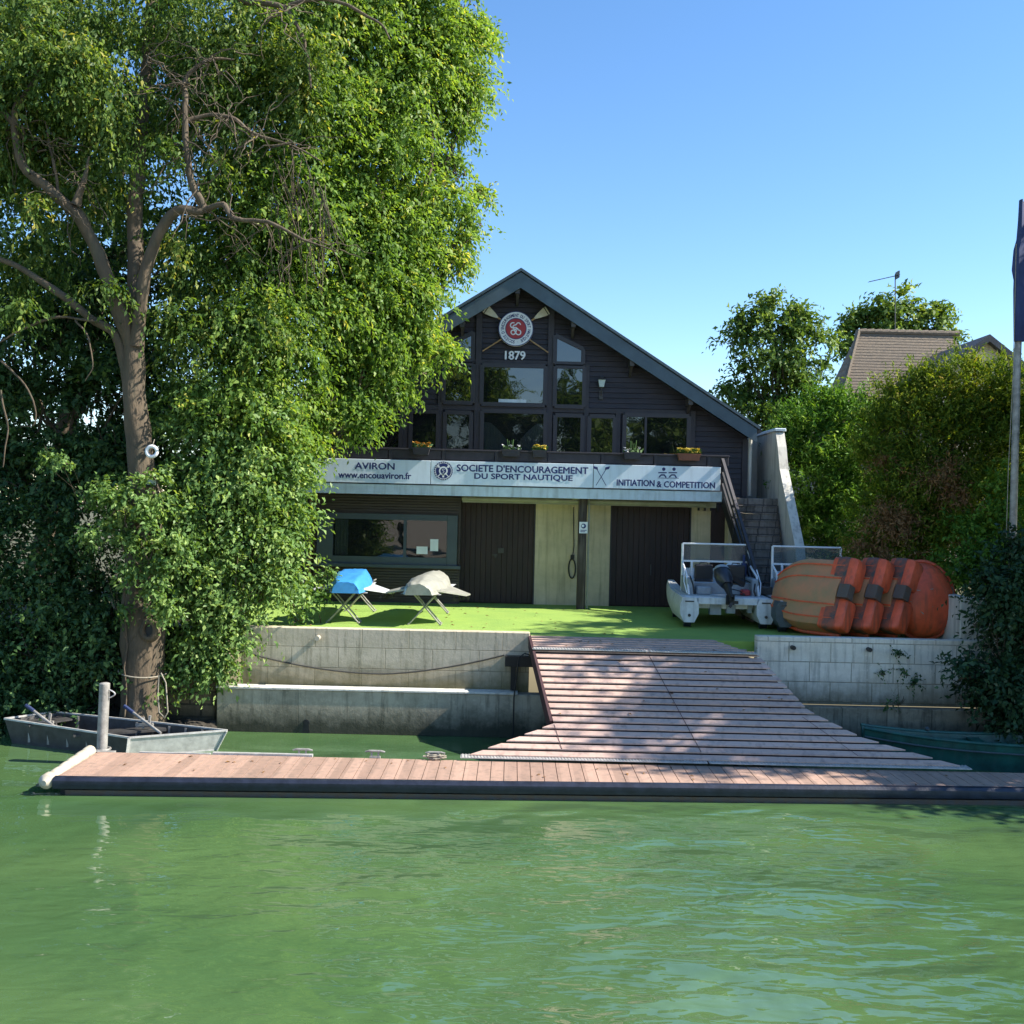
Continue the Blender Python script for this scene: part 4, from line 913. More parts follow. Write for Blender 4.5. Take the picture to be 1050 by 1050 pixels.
# ------------------------------------------------------------------ two upturned rowing boats on folding trestles
def shell(px, matn, label, seed, yaw):
    c = at(px, 605, 24.0); e = empty('rowing_boat', (c.x, 24.0, TZ), R(yaw), label, 'rowing boat', 'upturned rowing boats on trestles')
    zb = 0.74; L = 3.9; PR = ((-1.05,-0.12),(-1.0,0.05),(-0.97,0.30),(-0.86,0.62),(-0.66,0.98),(0,1.0),(0.62,0.97),(0.84,0.62),(0.98,0.28),(1.0,0.05),(1.05,-0.12)) if seed==1 else ((-1.06,-0.12),(-1.0,0.03),(-0.97,0.22),(-0.86,0.58),(-0.52,0.84),(0.05,1.02),(0.50,0.84),(0.84,0.56),(0.97,0.22),(1.0,0.03),(1.06,-0.12))
    m = MB(); rings = []; r = random.Random(seed)
    for k in range(19):
        t = k/18; y = -L/2 + L*t; w = 0.45*(max(0.0,math.sin(math.pi*min(max(0.20+0.72*t,0),1))))**0.7; hgt = 0.34*(0.72+0.28*math.sin(math.pi*t)); 
        if k in (0,18): w *= 0.90; hgt *= 0.85
        fine = []
        for (a0,b0_),(a1_,b1_) in zip(PR, PR[1:]):
            for q in range(4): fine.append((a0+(a1_-a0)*q/4, b0_+(b1_-b0_)*q/4))
        fine.append(PR[-1])
        rings.append([(w*a+0.014*noise.noise(Vector((a*3,y*2.2,seed))), y+0.03*noise.noise(Vector((a*2,b_*3,k))), zb+hgt*b_+0.022*noise.noise(Vector((a*2.5,y*3.1,seed*3)))+0.012*math.sin(y*5+a*3)) for a,b_ in fine])
    m.loft(rings, False); m.add(rings[0], [tuple(range(len(rings[0])))]); m.add(rings[-1], [tuple(range(len(rings[0])))])
    m.build('hull', M[matn], e, smooth=True)
    m = MB(); m.loft([[(w_*1.03, y, zb-0.045) for w_, y in ((-0.43,q),(0.43,q))] for q in (-1.6,1.6)], False); m.build('deck', M['boatwhite'], e)
    m = MB()
    for s in (-1,1):
        m.add([(s*0.36,-1.55,zb+0.06),(s*0.95,-1.0,zb-0.08),(s*1.0,-0.55,zb-0.09),(s*0.38,0.2,zb+0.05),(s*0.36,-1.55,zb+0.02),(s*0.95,-1.0,zb-0.11),(s*1.0,-0.55,zb-0.12),(s*0.38,0.2,zb+0.01)],
              [(0,1,2,3),(7,6,5,4),(0,4,5,1),(1,5,6,2),(2,6,7,3),(3,7,4,0)])
    m.build('rigger_wing', M[matn if matn=='greyboat' else 'boatwhite'], e)
    for s in (-1,1):
        m = MB()
        for q in range(4):
            x = s*(0.70+0.085*q); y = -1.1+0.16*q; m.cyl((x,y,zb-0.08),(x,y,zb-0.20-0.02*(q%2)),0.014,6); m.bar((x-0.03,y,zb-0.2),(x+0.03,y,zb-0.17),0.02,0.05)
        m.build('oarlock', M['black'], e)
    return e
shell(362, 'blueboat', 'upturned bright blue rowing boat on crossed trestles beside the leaves', 1, 4)
shell(441, 'greyboat', 'upturned grey white rowing boat on crossed trestles before the dark door', 2, -3)
def trestle(x, y, label):
    e = empty('folding_trestle', (x, y, TZ), 0, label, 'trestle', 'folding trestles under the rowing boats')
    for dy in (-0.16, 0.16):
        m = MB(); m.tube([(-0.36,dy,0.0),(0.34,dy,0.78)],0.017,8); m.tube([(0.36,dy+0.03,0.0),(-0.34,dy+0.03,0.78)],0.017,8); m.build('leg_pair', M['galv'], e)
    m = MB(); 
    for xx,zz in ((-0.36,0.02),(0.36,0.02),(-0.34,0.78),(0.34,0.78)): m.tube([(xx,-0.2,zz),(xx,0.22,zz)],0.016,6)
    m.build('cross_rod', M['galv'], e)
    m = MB(); m.loft([[(-0.34+0.68*t, -0.15, 0.78-0.10*math.sin(math.pi*t)),(-0.34+0.68*t, 0.15, 0.78-0.10*math.sin(math.pi*t))] for t in [k/10 for k in range(11)]], False); m.build('sling', M['black'], e)
for px, nm in ((362,'blue'),(441,'grey white')):
    x = at(px,605,24.0).x
    trestle(x, 22.75, 'crossed metal trestle holding the near end of the %s boat' % nm); trestle(x, 25.25, 'crossed metal trestle holding the far end of the %s boat' % nm)

# ------------------------------------------------------------------ coaching motorboats
def launch(x, y, yaw, hull, label, outboard=True, scale=1.0):
    e = empty('motorboat', (x, y, TZ), yaw, label, 'motorboat')
    L = 3.6
    for s in (-1,1):
        m = MB(); rings = []
        for k in range(11):
            t = k/10; yy = -0.0+L*t; up = 0.22*max(0,t-0.6)**1.2*3; nar = 1-0.75*max(0,t-0.55)**1.5*2.2
            xx = s*0.86; w = 0.21*max(nar,0.25)
            rings.append([(xx+w*a, yy, 0.14+up+(0.56-0.3*up)*b_) for a,b_ in ((-0.55,0.0),(-1,0.35),(-1,0.72),(-0.72,1.0),(0.72,1.0),(1,0.72),(1,0.35),(0.55,0.0))])
        m.loft(rings, True, True, True); h = m.build('pontoon', M[hull], e, smooth='auto')
        m = MB(); m.box(s*0.86-0.10,s*0.86+0.10,-0.012,-0.004,0.60,0.63); m.cyl((s*0.86,-0.02,0.30),(s*0.86,0,0.30),0.035,10); m.build('drain_plug', M['galvdark'], h)
        for yw in (0.35, 2.4):
            m = MB(); m.cyl((s*0.86-0.08,yw,0.13),(s*0.86+0.08,yw,0.13),0.13,16); m.build('wheel', M['rubber'], e, smooth='auto')
    m = MB(); m.bbox(-0.95,0.95,0.10,3.1,0.60,0.715,0.02); m.box(-0.66,0.66,0.02,0.12,0.56,0.70); m.box(-0.62,0.62,0.3,2.9,0.44,0.6)
    for k in range(14): m.box(-0.80+k*0.042,-0.78+k*0.042,0.14,0.62,0.716,0.726)
    m.build('deck', M['boatwhite'], e)
    for gx0, gx1, gz0 in ((-0.36,-0.10,0.30),(0.02,0.22,0.34),(0.5,0.6,0.36)):
        m = MB(); m.bbox(gx0,gx1,0.27,0.5,gz0,0.58); m.build('hull_fitting', M['boatgrey'], e)
    m = MB(); m.bbox(-0.80,0.80,1.0,1.12,0.72,0.99,0.02); m.bbox(-0.82,-0.66,0.7,1.9,0.72,1.10,0.02); m.bbox(0.66,0.82,0.7,1.9,0.72,1.10,0.02); m.bbox(-0.6,-0.25,0.75,1.0,0.73,0.90,0.03)
    m.build('seat_bench', M['boatgrey'], e)
    for s in (-1,1):
        m = MB(); m.bbox(s*0.38-0.22,s*0.38+0.22,1.15,1.24,1.02,1.40,0.035); m.bbox(s*0.38-0.22,s*0.38+0.22,1.12,1.5,0.98,1.05,0.03); m.tube([(s*0.38-0.1,1.2,1.39),(s*0.38-0.08,1.2,1.44),(s*0.38+0.08,1.2,1.44),(s*0.38+0.1,1.2,1.39)],0.014,6)
        m.build('seat', M['black'], e, smooth='auto')
    m = MB(); rW = 0.80
    for s in (-1,1):
        m.tube([(s*rW,0.55,0.72),(s*rW*1.02,0.9,1.15),(s*rW,1.85,1.42),(s*rW,1.85,1.86)],0.026,8); m.tube([(s*rW,1.85,0.72),(s*rW,1.85,1.86)],0.03,8); m.bar((s*0.58,1.8,0.72),(s*0.58,1.8,1.42),0.05,0.05)
        m.tube([(s*(rW+0.04),0.6,0.75),(s*(rW+0.09),0.8,1.0),(s*(rW+0.05),1.1,1.3)],0.014,6)
    m.tube([(-rW,1.85,1.86),(rW,1.85,1.86)],0.022,8); m.bar((-rW,1.84,1.44),(rW,1.84,1.44),0.05,0.045)
    m.build('frame', M['white'], e, smooth='auto')
    m = MB(); m.box(-rW+0.03,rW-0.03,1.856,1.862,1.47,1.84); m.build('windshield', M['perspex'], e)
    m = MB(); m.bbox(-0.75,0.75,1.9,2.3,0.72,1.25,0.05); m.cyl((0.40,1.78,1.28),(0.40,1.74,1.31),0.16,16); m.build('console', M['boatwhite'], e)
    m = MB(); m.tube([(0.66,1.7,1.2),(0.66,1.7,1.62)],0.03,8); m.bbox(0.60,0.72,1.6,1.75,1.05,1.42,0.02); m.build('radio_mast', M['bluefabric'], e)
    m = MB(); m.bbox(0.42,0.62,0.6,0.85,0.73,0.86,0.03); m.build('fuel_can', M['red'], e)
    if outboard:
        m = MB(); rings = []
        def er(c, rx, ry, tilt, n=14):
            c = Vector(c); ax = Vector((1,0,0)); ay = Vector((0,math.cos(tilt),math.sin(tilt)))
            return [tuple(c+ax*rx*math.cos(2*math.pi*k/n)*(1.0)+ay*ry*math.sin(2*math.pi*k/n)) for k in range(n)]
        T_ = R(35)
        for c, rx, ry in (((-0.10,0.42,1.36),0.06,0.08),((-0.10,0.40,1.33),0.15,0.19),((-0.08,0.34,1.22),0.20,0.24),((-0.04,0.26,1.08),0.19,0.23),((-0.0,0.18,0.98),0.13,0.17)): rings.append(er(c,rx,ry,-T_))
        m.loft(rings, True, True, True); ob = m.build('outboard_motor', M['rubber'], e, smooth='auto')
        m = MB(); m.loft([er((-0.105,0.425,1.365),0.07,0.09,-T_),er((-0.10,0.40,1.35),0.165,0.19,-T_),er((-0.09,0.37,1.28),0.195,0.225,-T_)], True, True, False); m.build('cowl_top', M['boatgrey'], ob, smooth='auto')
        m = MB(); m.loft([er((0.0,0.2,0.99),0.10,0.15,-T_),er((0.03,0.02,0.82),0.06,0.12,-T_),er((0.06,-0.12,0.70),0.05,0.10,-T_)], True, True, True); m.tube([(0.05,-0.25,0.64),(0.07,0.05,0.60)],[0.05,0.06],10)
        for q in range(3):
            t = q*2.09; m.bar((0.05,-0.27,0.64),(0.05+0.13*math.cos(t),-0.30,0.64+0.13*math.sin(t)),0.07,0.012,(0,1,0))
        m.box(-0.05,0.14,-0.05,0.0,0.56,0.78); m.build('lower_unit', M['black'], ob, smooth='auto')
        m = MB(); m.bbox(0.1,0.42,0.45,0.6,0.98,1.10,0.03); m.bar((0.05,0.3,1.2),(0.42,0.5,0.98),0.14,0.10); m.build('tiller', M['black'], ob)
        m = MB(); m.tube([(0.08,0.3,0.9),(0.3,0.28,0.86),(0.45,0.4,0.76),(0.35,0.55,0.74),(0.1,0.5,0.75)],0.013,6); m.tube([(0.0,0.4,1.1),(0.4,0.6,1.12),(0.7,0.9,1.0)],0.012,6); m.tube([(-0.78,0.6,1.15),(-0.72,0.5,0.95),(-0.70,0.45,0.74)],0.02,6); m.tube([(0.72,0.6,1.0),(0.66,0.42,0.85),(0.70,0.4,0.73)],0.02,6); m.build('cables', M['black'], e)
    return e
c = at(744, 640, 23.3); launch(c.x, 23.1, R(-2), 'boatwhite', 'white twin hulled motorboat with dark outboard facing the ramp')
c = at(843, 640, 22.7); e = launch(c.x, 22.5, R(-3), 'tubeboat', 'dark hulled motorboat with clear windshield half hidden by orange boats', False)
for ch in [q for q in bpy.data.objects if q.parent == e and q.name.startswith('seat')][:0]: pass

# ------------------------------------------------------------------ orange workboats stacked on their sides
def orange_boat(org, lean, yaw, label, seed):
    e = empty('orange_boat', org, 0, label, 'boat', 'orange boats stacked on their sides')
    u = Vector((-math.sin(yaw), math.cos(yaw), 0)); w = Vector((-math.cos(yaw), -math.sin(yaw), 0))
    v = (Vector((0,0,1))*math.cos(lean) - w*math.sin(lean)).normalized(); w = (w*math.cos(lean)+Vector((0,0,1))*math.sin(lean)).normalized()
    O = Vector((0,0,0))
    def Q(a, b_, c_): return tuple(O + u*a + v*(b_+0.80) + w*c_)
    L = 1.78; m = MB(); rings = []
    sec = [(-0.80,0.0),(-0.80,0.22),(-0.74,0.40),(-0.62,0.47),(-0.45,0.46),(-0.30,0.50),(-0.16,0.53),(0,0.54),(0.16,0.53),(0.30,0.50),(0.45,0.46),(0.62,0.47),(0.74,0.40),(0.80,0.22),(0.80,0.0)]
    for k in range(13):
        t = k/12; a = L*t; s = 1.0 - 0.42*max(0,(t-0.45)/0.55)**2.0; d = 1.0 - 0.50*max(0,(t-0.6)/0.4)**1.8
        rings.append([Q(a, x*s, y*d) for x,y in sec])
    m.loft(rings, False); n = len(sec); m.add(rings[-1], [tuple(range(n))]); m.add(rings[0], [tuple(range(n-1,-1,-1))])
    hull = m.build('hull', M['muddy'], e, smooth='auto')
    for x in (-0.60,-0.30,0.30,0.60):
        m = MB()
        for k in range(12):
            t0, t1 = k/12, (k+1)/12
            def q(t):
                s = 1.0 - 0.42*max(0,(t-0.45)/0.55)**2.0; d = 1.0 - 0.50*max(0,(t-0.6)/0.4)**1.8
                return Vector(Q(L*t, x*s, (0.475 if abs(x)>0.5 else 0.505)*d))
            m.bar(q(t0), q(t1), 0.035, 0.03)
        m.build('keel_strip', M['orange'], hull)
    for s in (-1,1):       # stern sponsons
        m = MB(); rings = []
        for a, k in ((0.30,1.0),(0.0,1.02),(-0.16,1.0),(-0.24,0.93),(-0.27,0.80)):
            c0, c1 = 0.46*s, 0.27; pr = []
            for q in range(20):
                t = 2*math.pi*(q+0.5)/20; cx_, cy_ = math.cos(t), math.sin(t); p = 0.30
                pr.append(Q(a, c0+0.35*k*math.copysign(abs(cx_)**p,cx_), c1+0.21*k*math.copysign(abs(cy_)**p,cy_)))
            rings.append(pr)
        m.loft(rings, True, True, True); m.build('sponson', M['orange'], hull, smooth='auto')
        m = MB(); rings = []
        for a, k in ((0.20,1.02),(0.04,1.04),(-0.08,1.02)):
            pr = []
            for q in range(20):
                t = 2*math.pi*(q+0.5)/20; cx_, cy_ = math.cos(t), math.sin(t); p = 0.30
                pr.append(Q(a, 0.46*s+0.353*k*math.copysign(abs(cx_)**p,cx_), 0.27+0.213*k*math.copysign(abs(cy_)**p,cy_)))
            rings.append(pr)
        m.loft(rings, True, False, False); m.build('worn_band', M['worn'], hull, smooth='auto')
    m = MB(); fl = [Vector(Q(L*t, sg*0.82*(1.0-0.42*max(0,(t-0.45)/0.55)**2.0), 0.0)) for sg in (1,) for t in [k/10 for k in range(11)]]; fl += [Vector(Q(L*t, -0.82*(1.0-0.42*max(0,(t-0.45)/0.55)**2.0), 0.0)) for t in [1-k/10 for k in range(11)]]
    m.tube(fl, 0.045, 8); m.build('gunwale', M['orange'], hull, smooth='auto')
    m = MB(); vs = [Q(a,b_,c_) for a in (-0.10,0.02) for b_,c_ in ((-0.16,0.0),(0.16,0.0),(0.16,0.40),(-0.16,0.40))]
    m.add(vs,[(0,1,2,3),(7,6,5,4),(0,4,5,1),(1,5,6,2),(2,6,7,3),(3,7,4,0)])
    vs = [Q(a,b_,c_) for a in (-0.30,-0.05) for b_,c_ in ((-0.15,0.36),(0.15,0.36),(0.15,0.58),(-0.15,0.58))]
    m.add(vs,[(0,1,2,3),(7,6,5,4),(0,4,5,1),(1,5,6,2),(2,6,7,3),(3,7,4,0)])
    m.build('motor_plate', M['greyhull'], hull)
    return e
b0 = at(868, 657, 21.75)
names = ['muddy orange boat on its side, foremost at the left of the stack','second orange boat from the left in the tilted stack','third orange boat in the tilted stack, with olive grey bottom']
for k in range(3):
    orange_boat((b0.x-0.12+0.62*k, 21.80+0.05*k, TZ+0.09), R(24), R(40-2*k), names[k], k)
# round nosed orange boat
c = at(945, 620, 22.2); e = empty('orange_boat', (c.x, 22.2, TZ), 0, 'round nosed orange boat wrapped with a thin rope, rightmost of the stack', 'boat', 'orange boats stacked on their sides')
m = MB(); rings = []; dirv = Vector((-0.10,-0.98,0.14)).normalized(); sx_ = Vector((0.98,-0.10,0)).normalized(); up = dirv.cross(sx_)*-1
if up.z < 0: up = -up
ctr = Vector((0,0,0.83))
def E(dd, aa, bb, k=24, rx=0.66, rz_=0.82): return [tuple(ctr + dirv*dd + sx_*(rx*aa*math.cos(2*math.pi*q/k)) + up*(rz_*bb*math.sin(2*math.pi*q/k))) for q in range(k)]
for t in (0,0.15,0.35,0.55,0.75,0.9,0.98): 
    s = math.sqrt(max(0.0,1-t**2.2)); rings.append(E(0.45*t, s, s))
m.loft([E(-0.9,0.75,0.75),E(-0.4,0.97,0.97)]+rings, True, True, True); hu = m.build('hull', M['orange'], e, smooth='auto')
m = MB(); m.tube([Vector(p) for p in E(0.02,1.03,1.03,32)]+[Vector(E(0.02,1.03,1.03,32)[0])],0.045,8); m.build('rim', M['orange'], hu, smooth='auto')
m = MB(); pts = [ctr+dirv*(0.40)+sx_*x+up*z for x,z in ((-0.45,0.62),(-0.42,0.4),(-0.2,0.18),(0.1,0.22),(0.4,0.40),(0.62,0.28),(0.66,0.1),(0.55,-0.1),(0.1,-0.15),(-0.35,-0.05),(-0.1,-0.3),(0.3,-0.55),(0.58,-0.6))]
pts = [p - dirv*0.55*max(0.0,((p-ctr).dot(sx_)/0.66)**2+((p-ctr).dot(up)/0.82)**2)**1.5*0.62 + dirv*0.03 for p in pts]; m.tube(pts,0.014,6); m.build('rope', M['rope'], hu)
m = MB(); m.ball(tuple(ctr+sx_*0.66+up*-0.5+dirv*0.1),0.09,8,6,(0.7,0.7,1.4)); m.build('float', M['white'], hu)
rebase(e, []) 

# ------------------------------------------------------------------ aluminium barge moored left
bg_ = empty('metal_barge', (-7.6,18.8,0), 0, 'grey aluminium flat barge with two oars moored left of the pile', 'barge')
cs = [Vector((-6.67,18.1,0)),Vector((-5.15,18.85,0)),Vector((-7.35,19.55,0)),Vector((-8.75,19.75,0)),Vector((-9.35,19.05,0))]
zt = [0.36,0.36,0.38,0.44,0.44]; cen = sum(cs, Vector())/5
m = MB(); n = 5; ins = [c_.lerp(cen,0.045) for c_ in cs]; bt = [c_.lerp(cen,0.10) for c_ in cs]
vs = [(*b_.xy,-0.12) for b_ in bt]+[(*c_.xy,z) for c_,z in zip(cs,zt)]+[(*c_.xy,z) for c_,z in zip(ins,zt)]+[(*c_.lerp(cen,0.10).xy,0.06) for c_ in cs]
fs = [tuple(range(n))]+[(i,(i+1)%n,n+(i+1)%n,n+i) for i in range(n) if i not in (0,)]+[(n+i,n+(i+1)%n,2*n+(i+1)%n,2*n+i) for i in range(n)]+[(2*n+i,2*n+(i+1)%n,3*n+(i+1)%n,3*n+i) for i in range(n)]+[tuple(3*n+i for i in range(n))]
m.add(vs,fs); p1 = m.build('hull', M['galvdark'], bg_)  # aluminium given a darker colour for the shaded sides
m = MB(); a,b_ = cs[0],cs[1]; m.add([(a.x,a.y,0.36),(b_.x,b_.y,0.36),(bt[1].x,bt[1].y,-0.12),(bt[0].x,bt[0].y,-0.12)],[(0,1,2,3)]); 
p2 = m.build('transom', M['alu'], bg_)  # same aluminium in a paler colour, painting the sunlit face
m = MB()
for i in range(5):
    j = (i+1)%5; m.bar((*cs[i].xy,zt[i]+0.012),(*cs[j].xy,zt[j]+0.012),0.035,0.03)
m.bar((bt[0].x,bt[0].y-0.03,0.0),(bt[1].x,bt[1].y-0.03,0.0),0.03,0.04)
for c_,b2 in ((cs[0],bt[0]),(cs[1],bt[1])): m.bar((c_.x,c_.y-0.015,0.36),(b2.x,b2.y-0.015,-0.1),0.05,0.02)
p3 = m.build('gunwale', M['alu'], bg_)
rib_ = []
for i,j,kk in ((1,2,5),(2,3,2),(0,4,5)):
    for q in range(1,kk+1):
        t = q/(kk+1); p = ins[i].lerp(ins[j],t).lerp(cen,0.02); zz = zt[i]*(1-t)+zt[j]*t; m = MB(); m.bar((p.x,p.y,0.06),(p.x,p.y,zz-0.02),0.04,0.03); rib_.append(m.build('rib', M['galv'], bg_))
m = MB(); a = ins[0].lerp(ins[4],0.45); b_ = ins[1].lerp(ins[2],0.55); m.bar((*a.xy,0.30),(*b_.xy,0.30),0.3,0.04); a = ins[4].lerp(ins[0],0.12); b_ = ins[3]; m.bar((*a.xy,0.38),(*b_.lerp(cen,0.2).xy,0.38),0.5,0.03); p5 = m.build('thwart', M['galvdark'], bg_)
rebase(bg_, [p1,p2,p3,p5]+rib_)
for lab,(pa,pb,pc) in (('short oar resting in the left rowlock of the metal barge',((28,724,19.2),(44,736,19.1),(60,748,18.9))),('short blue handled oar in the right rowlock of the metal barge',((129,725,19.2),(146,738,19.0),(165,752,18.7)))):
    A,B,C = at(*pa),at(*pb),at(*pc); e = empty('oar', tuple(B), 0, lab, 'oar', 'oars in the barge')
    m = MB(); m.tube([A,C],0.026,8); q1 = m.build('shaft', M['galv'], e); m = MB(); m.tube([A-(C-A)*0.04,A+(C-A)*0.22],0.034,8); q2 = m.build('grip', M['bluefabric'], e)
    m = MB(); m.bar(B+Vector((0.02,0,-0.16)),B+Vector((0.02,0,0.05)),0.035,0.035); m.bar(B+Vector((-0.12,0,-0.10)),B+Vector((0.2,0,-0.08)),0.05,0.05); m.bar(B+Vector((0.12,0,-0.1)),B+Vector((0.14,0,0.08)),0.04,0.04); q3 = m.build('rowlock', M['galv'], e); rebase(e,[q1,q2,q3])

# green boat at the right
gb = empty('green_boat', (9.4,18.9,0), 0, 'long dark green punt moored behind the right end of the dock', 'boat')
m = MB(); rings = []; inn = []
A = Vector((6.65,19.15,0)); B = Vector((13.4,18.55,0)); ax = (B-A).normalized(); sd_ = Vector((-ax.y,ax.x,0))
for k in range(17):
    t = k/16; w = 0.62*min(1,(0.16+1.6*t))**0.8 if t<0.6 else 0.62; z = 0.50+0.14*max(0,1-t*3.2)**2; zb = -0.1+0.45*max(0,1-t*4.5)
    c0 = A.lerp(B,t); rings.append([c0+sd_*w+Vector((0,0,z)), c0+sd_*w*0.98+Vector((0,0,z-0.14)), c0+sd_*w*0.90+Vector((0,0,z-0.15)), c0+sd_*w*0.72+Vector((0,0,zb)), c0-sd_*w*0.72+Vector((0,0,zb)), c0-sd_*w*0.90+Vector((0,0,z-0.15)), c0-sd_*w*0.98+Vector((0,0,z-0.14)), c0-sd_*w+Vector((0,0,z)), c0-sd_*(w-0.07)+Vector((0,0,z)), c0-sd_*(w-0.12)*0.9+Vector((0,0,zb+0.06)), c0+sd_*(w-0.12)*0.9+Vector((0,0,zb+0.06)), c0+sd_*(w-0.07)+Vector((0,0,z))])
m.loft(rings, True, True, True); p1 = m.build('hull', M['greenboat'], gb, smooth='auto')
m = MB()
for j in (0,7): m.tube([r_[j]+Vector((0,0,0.01)) for r_ in rings],0.032,8)
p2 = m.build('gunwale', M['greenboat'], gb, smooth='auto')
m = MB(); m.tube([r_[6]+Vector((0,-0.012,-0.005)) for r_ in rings],0.018,6); m.ball(tuple(rings[3][0]+Vector((0,0,0.06))),0.05,8,5); p3 = m.build('rubbing_strake', M['tubeboat'], gb)
m = MB(); 
for k in (5,9,13): m.bar(rings[k][11]+Vector((0,0,-0.06)),rings[k][8]+Vector((0,0,-0.06)),0.22,0.03)
p4 = m.build('thwart', M['greenboat'], gb); rebase(gb,[p1,p2,p3,p4])

# flagpole with furled dark flag
b_ = at(1037,590,20.0); tp = at(1048.5,160,20.0); fp = empty('flagpole', (b_.x,20.9,TZ), 0, 'tall slim pale metal flagpole at the right edge of the terrace', 'flagpole')
m = MB(); bx_ = b_.x*20.9/20.0; sc_ = 20.9/20
pa = at(1037,600,20.9); pb = at(1043,380,20.9); pc = at(1049,212,20.9)
m.tube([(pa.x,20.9,TZ),(pb.x,20.9,pb.z),(pc.x,20.9,pc.z),(pc.x+0.005,20.9,pc.z+0.1)],[0.075,0.068,0.058,0.03],14); p1 = m.build('pole', M['galv'], fp, smooth='auto')
m = MB(); m.tube([at(1031,575,20.8),at(1034,480,20.8),at(1039,380,20.8),at(1042,250,20.8)],0.008,5); p2 = m.build('halyard', M['rope'], fp); rebase(fp,[p1,p2])
m = MB(); rings = []
for k in range(15):
    t = k/14; p = at(1047-2*(t>0.3), 205+145*t, 20.85); w = (0.03+0.16*min(1,t*1.6)) if t<0.55 else 0.14-0.02*t
    if 0.52<t<0.6: w = 0.12
    rings.append([(p.x-w+0.0,20.84,p.z),(p.x-w*0.3,20.84-0.07,p.z),(p.x+w*0.8,20.84-0.03,p.z),(p.x+w,20.9,p.z),(p.x+0.02,20.97,p.z),(p.x-w*0.6,20.9,p.z)])
m.loft(rings, True, True, True); fl = m.build('flag', M['bluefabric'], smooth='auto'); tag(fl, 'furled dark blue flag hanging limp from the tall pole', 'flag')
# life ring and gauge on the trunk
c = at(156,463,19.75); e = empty('life_ring', tuple(c), 0, 'small white ring hanging on the big tree trunk', 'ring'); m = MB(); m.tube([c+Vector((0.10*math.cos(k*math.pi/8),-0.02,0.10*math.sin(k*math.pi/8))) for k in range(17)],0.035,8); q = m.build('ring', M['white'], e, smooth=True); m = MB(); m.tube([c+Vector((0,0,0.1)),c+Vector((0.02,0.06,0.24))],0.008,5); q2 = m.build('cord', M['rope'], e); rebase(e,[q,q2])
c = at(156,494,19.72); e = empty('floodlight', tuple(c), 0, 'small black floodlight with pale face strapped on the trunk', 'floodlight'); m = MB(); m.bbox(c.x-0.12,c.x+0.12,c.y-0.03,c.y+0.08,c.z-0.10,c.z+0.10,0.01); m.bar(c+Vector((0,0.05,0.08)),c+Vector((0,0.2,0.2)),0.03,0.03); q = m.build('housing', M['black'], e); m = MB(); m.box(c.x-0.085,c.x+0.085,c.y-0.037,c.y-0.031,c.z-0.06,c.z+0.07); q2 = m.build('face', M['lampglass'], e); rebase(e,[q,q2])
# ------------------------------------------------------------------ foliage
def leaf_object(name, C_, Dv, Nv, Ln, Wd, matn, parent=None, rnd=None, fold=0.25):
    """one quad per leaf: base, side, tip, side, slightly folded along the midrib"""
    n = len(C_); Dv /= np.linalg.norm(Dv,axis=1,keepdims=True)+1e-9
    S = np.cross(Dv, Nv); S /= np.linalg.norm(S,axis=1,keepdims=True)+1e-9; Nn = np.cross(S, Dv)
    L_ = Ln[:,None]; W_ = Wd[:,None]
    P0 = C_ - Dv*L_*0.5; P2 = C_ + Dv*L_*0.5 - Nn*L_*0.12
    P1 = C_ - Dv*L_*0.05 + S*W_*0.5 + Nn*W_*fold; P3 = C_ - Dv*L_*0.05 - S*W_*0.5 + Nn*W_*fold
    V = np.stack([P0,P1,P2,P3],axis=1).reshape(-1,3).astype(np.float32)
    me = bpy.data.meshes.new(name); me.vertices.add(4*n); me.vertices.foreach_set('co', V.ravel())
    me.loops.add(4*n); me.loops.foreach_set('vertex_index', np.arange(4*n,dtype=np.int32))
    me.polygons.add(n); me.polygons.foreach_set('loop_start', np.arange(0,4*n,4,dtype=np.int32)); me.polygons.foreach_set('loop_total', np.full(n,4,dtype=np.int32))
    me.update(calc_edges=True)
    at_ = me.attributes.new('rnd','FLOAT','FACE'); at_.data.foreach_set('value', rnd.astype(np.float32))
    me.materials.append(M[matn]); o = bpy.data.objects.new(name, me); COL.objects.link(o)
    if parent: o.parent = parent
    return o
def unit(rng, n):
    v = rng.normal(size=(n,3)); return v/np.linalg.norm(v,axis=1,keepdims=True)
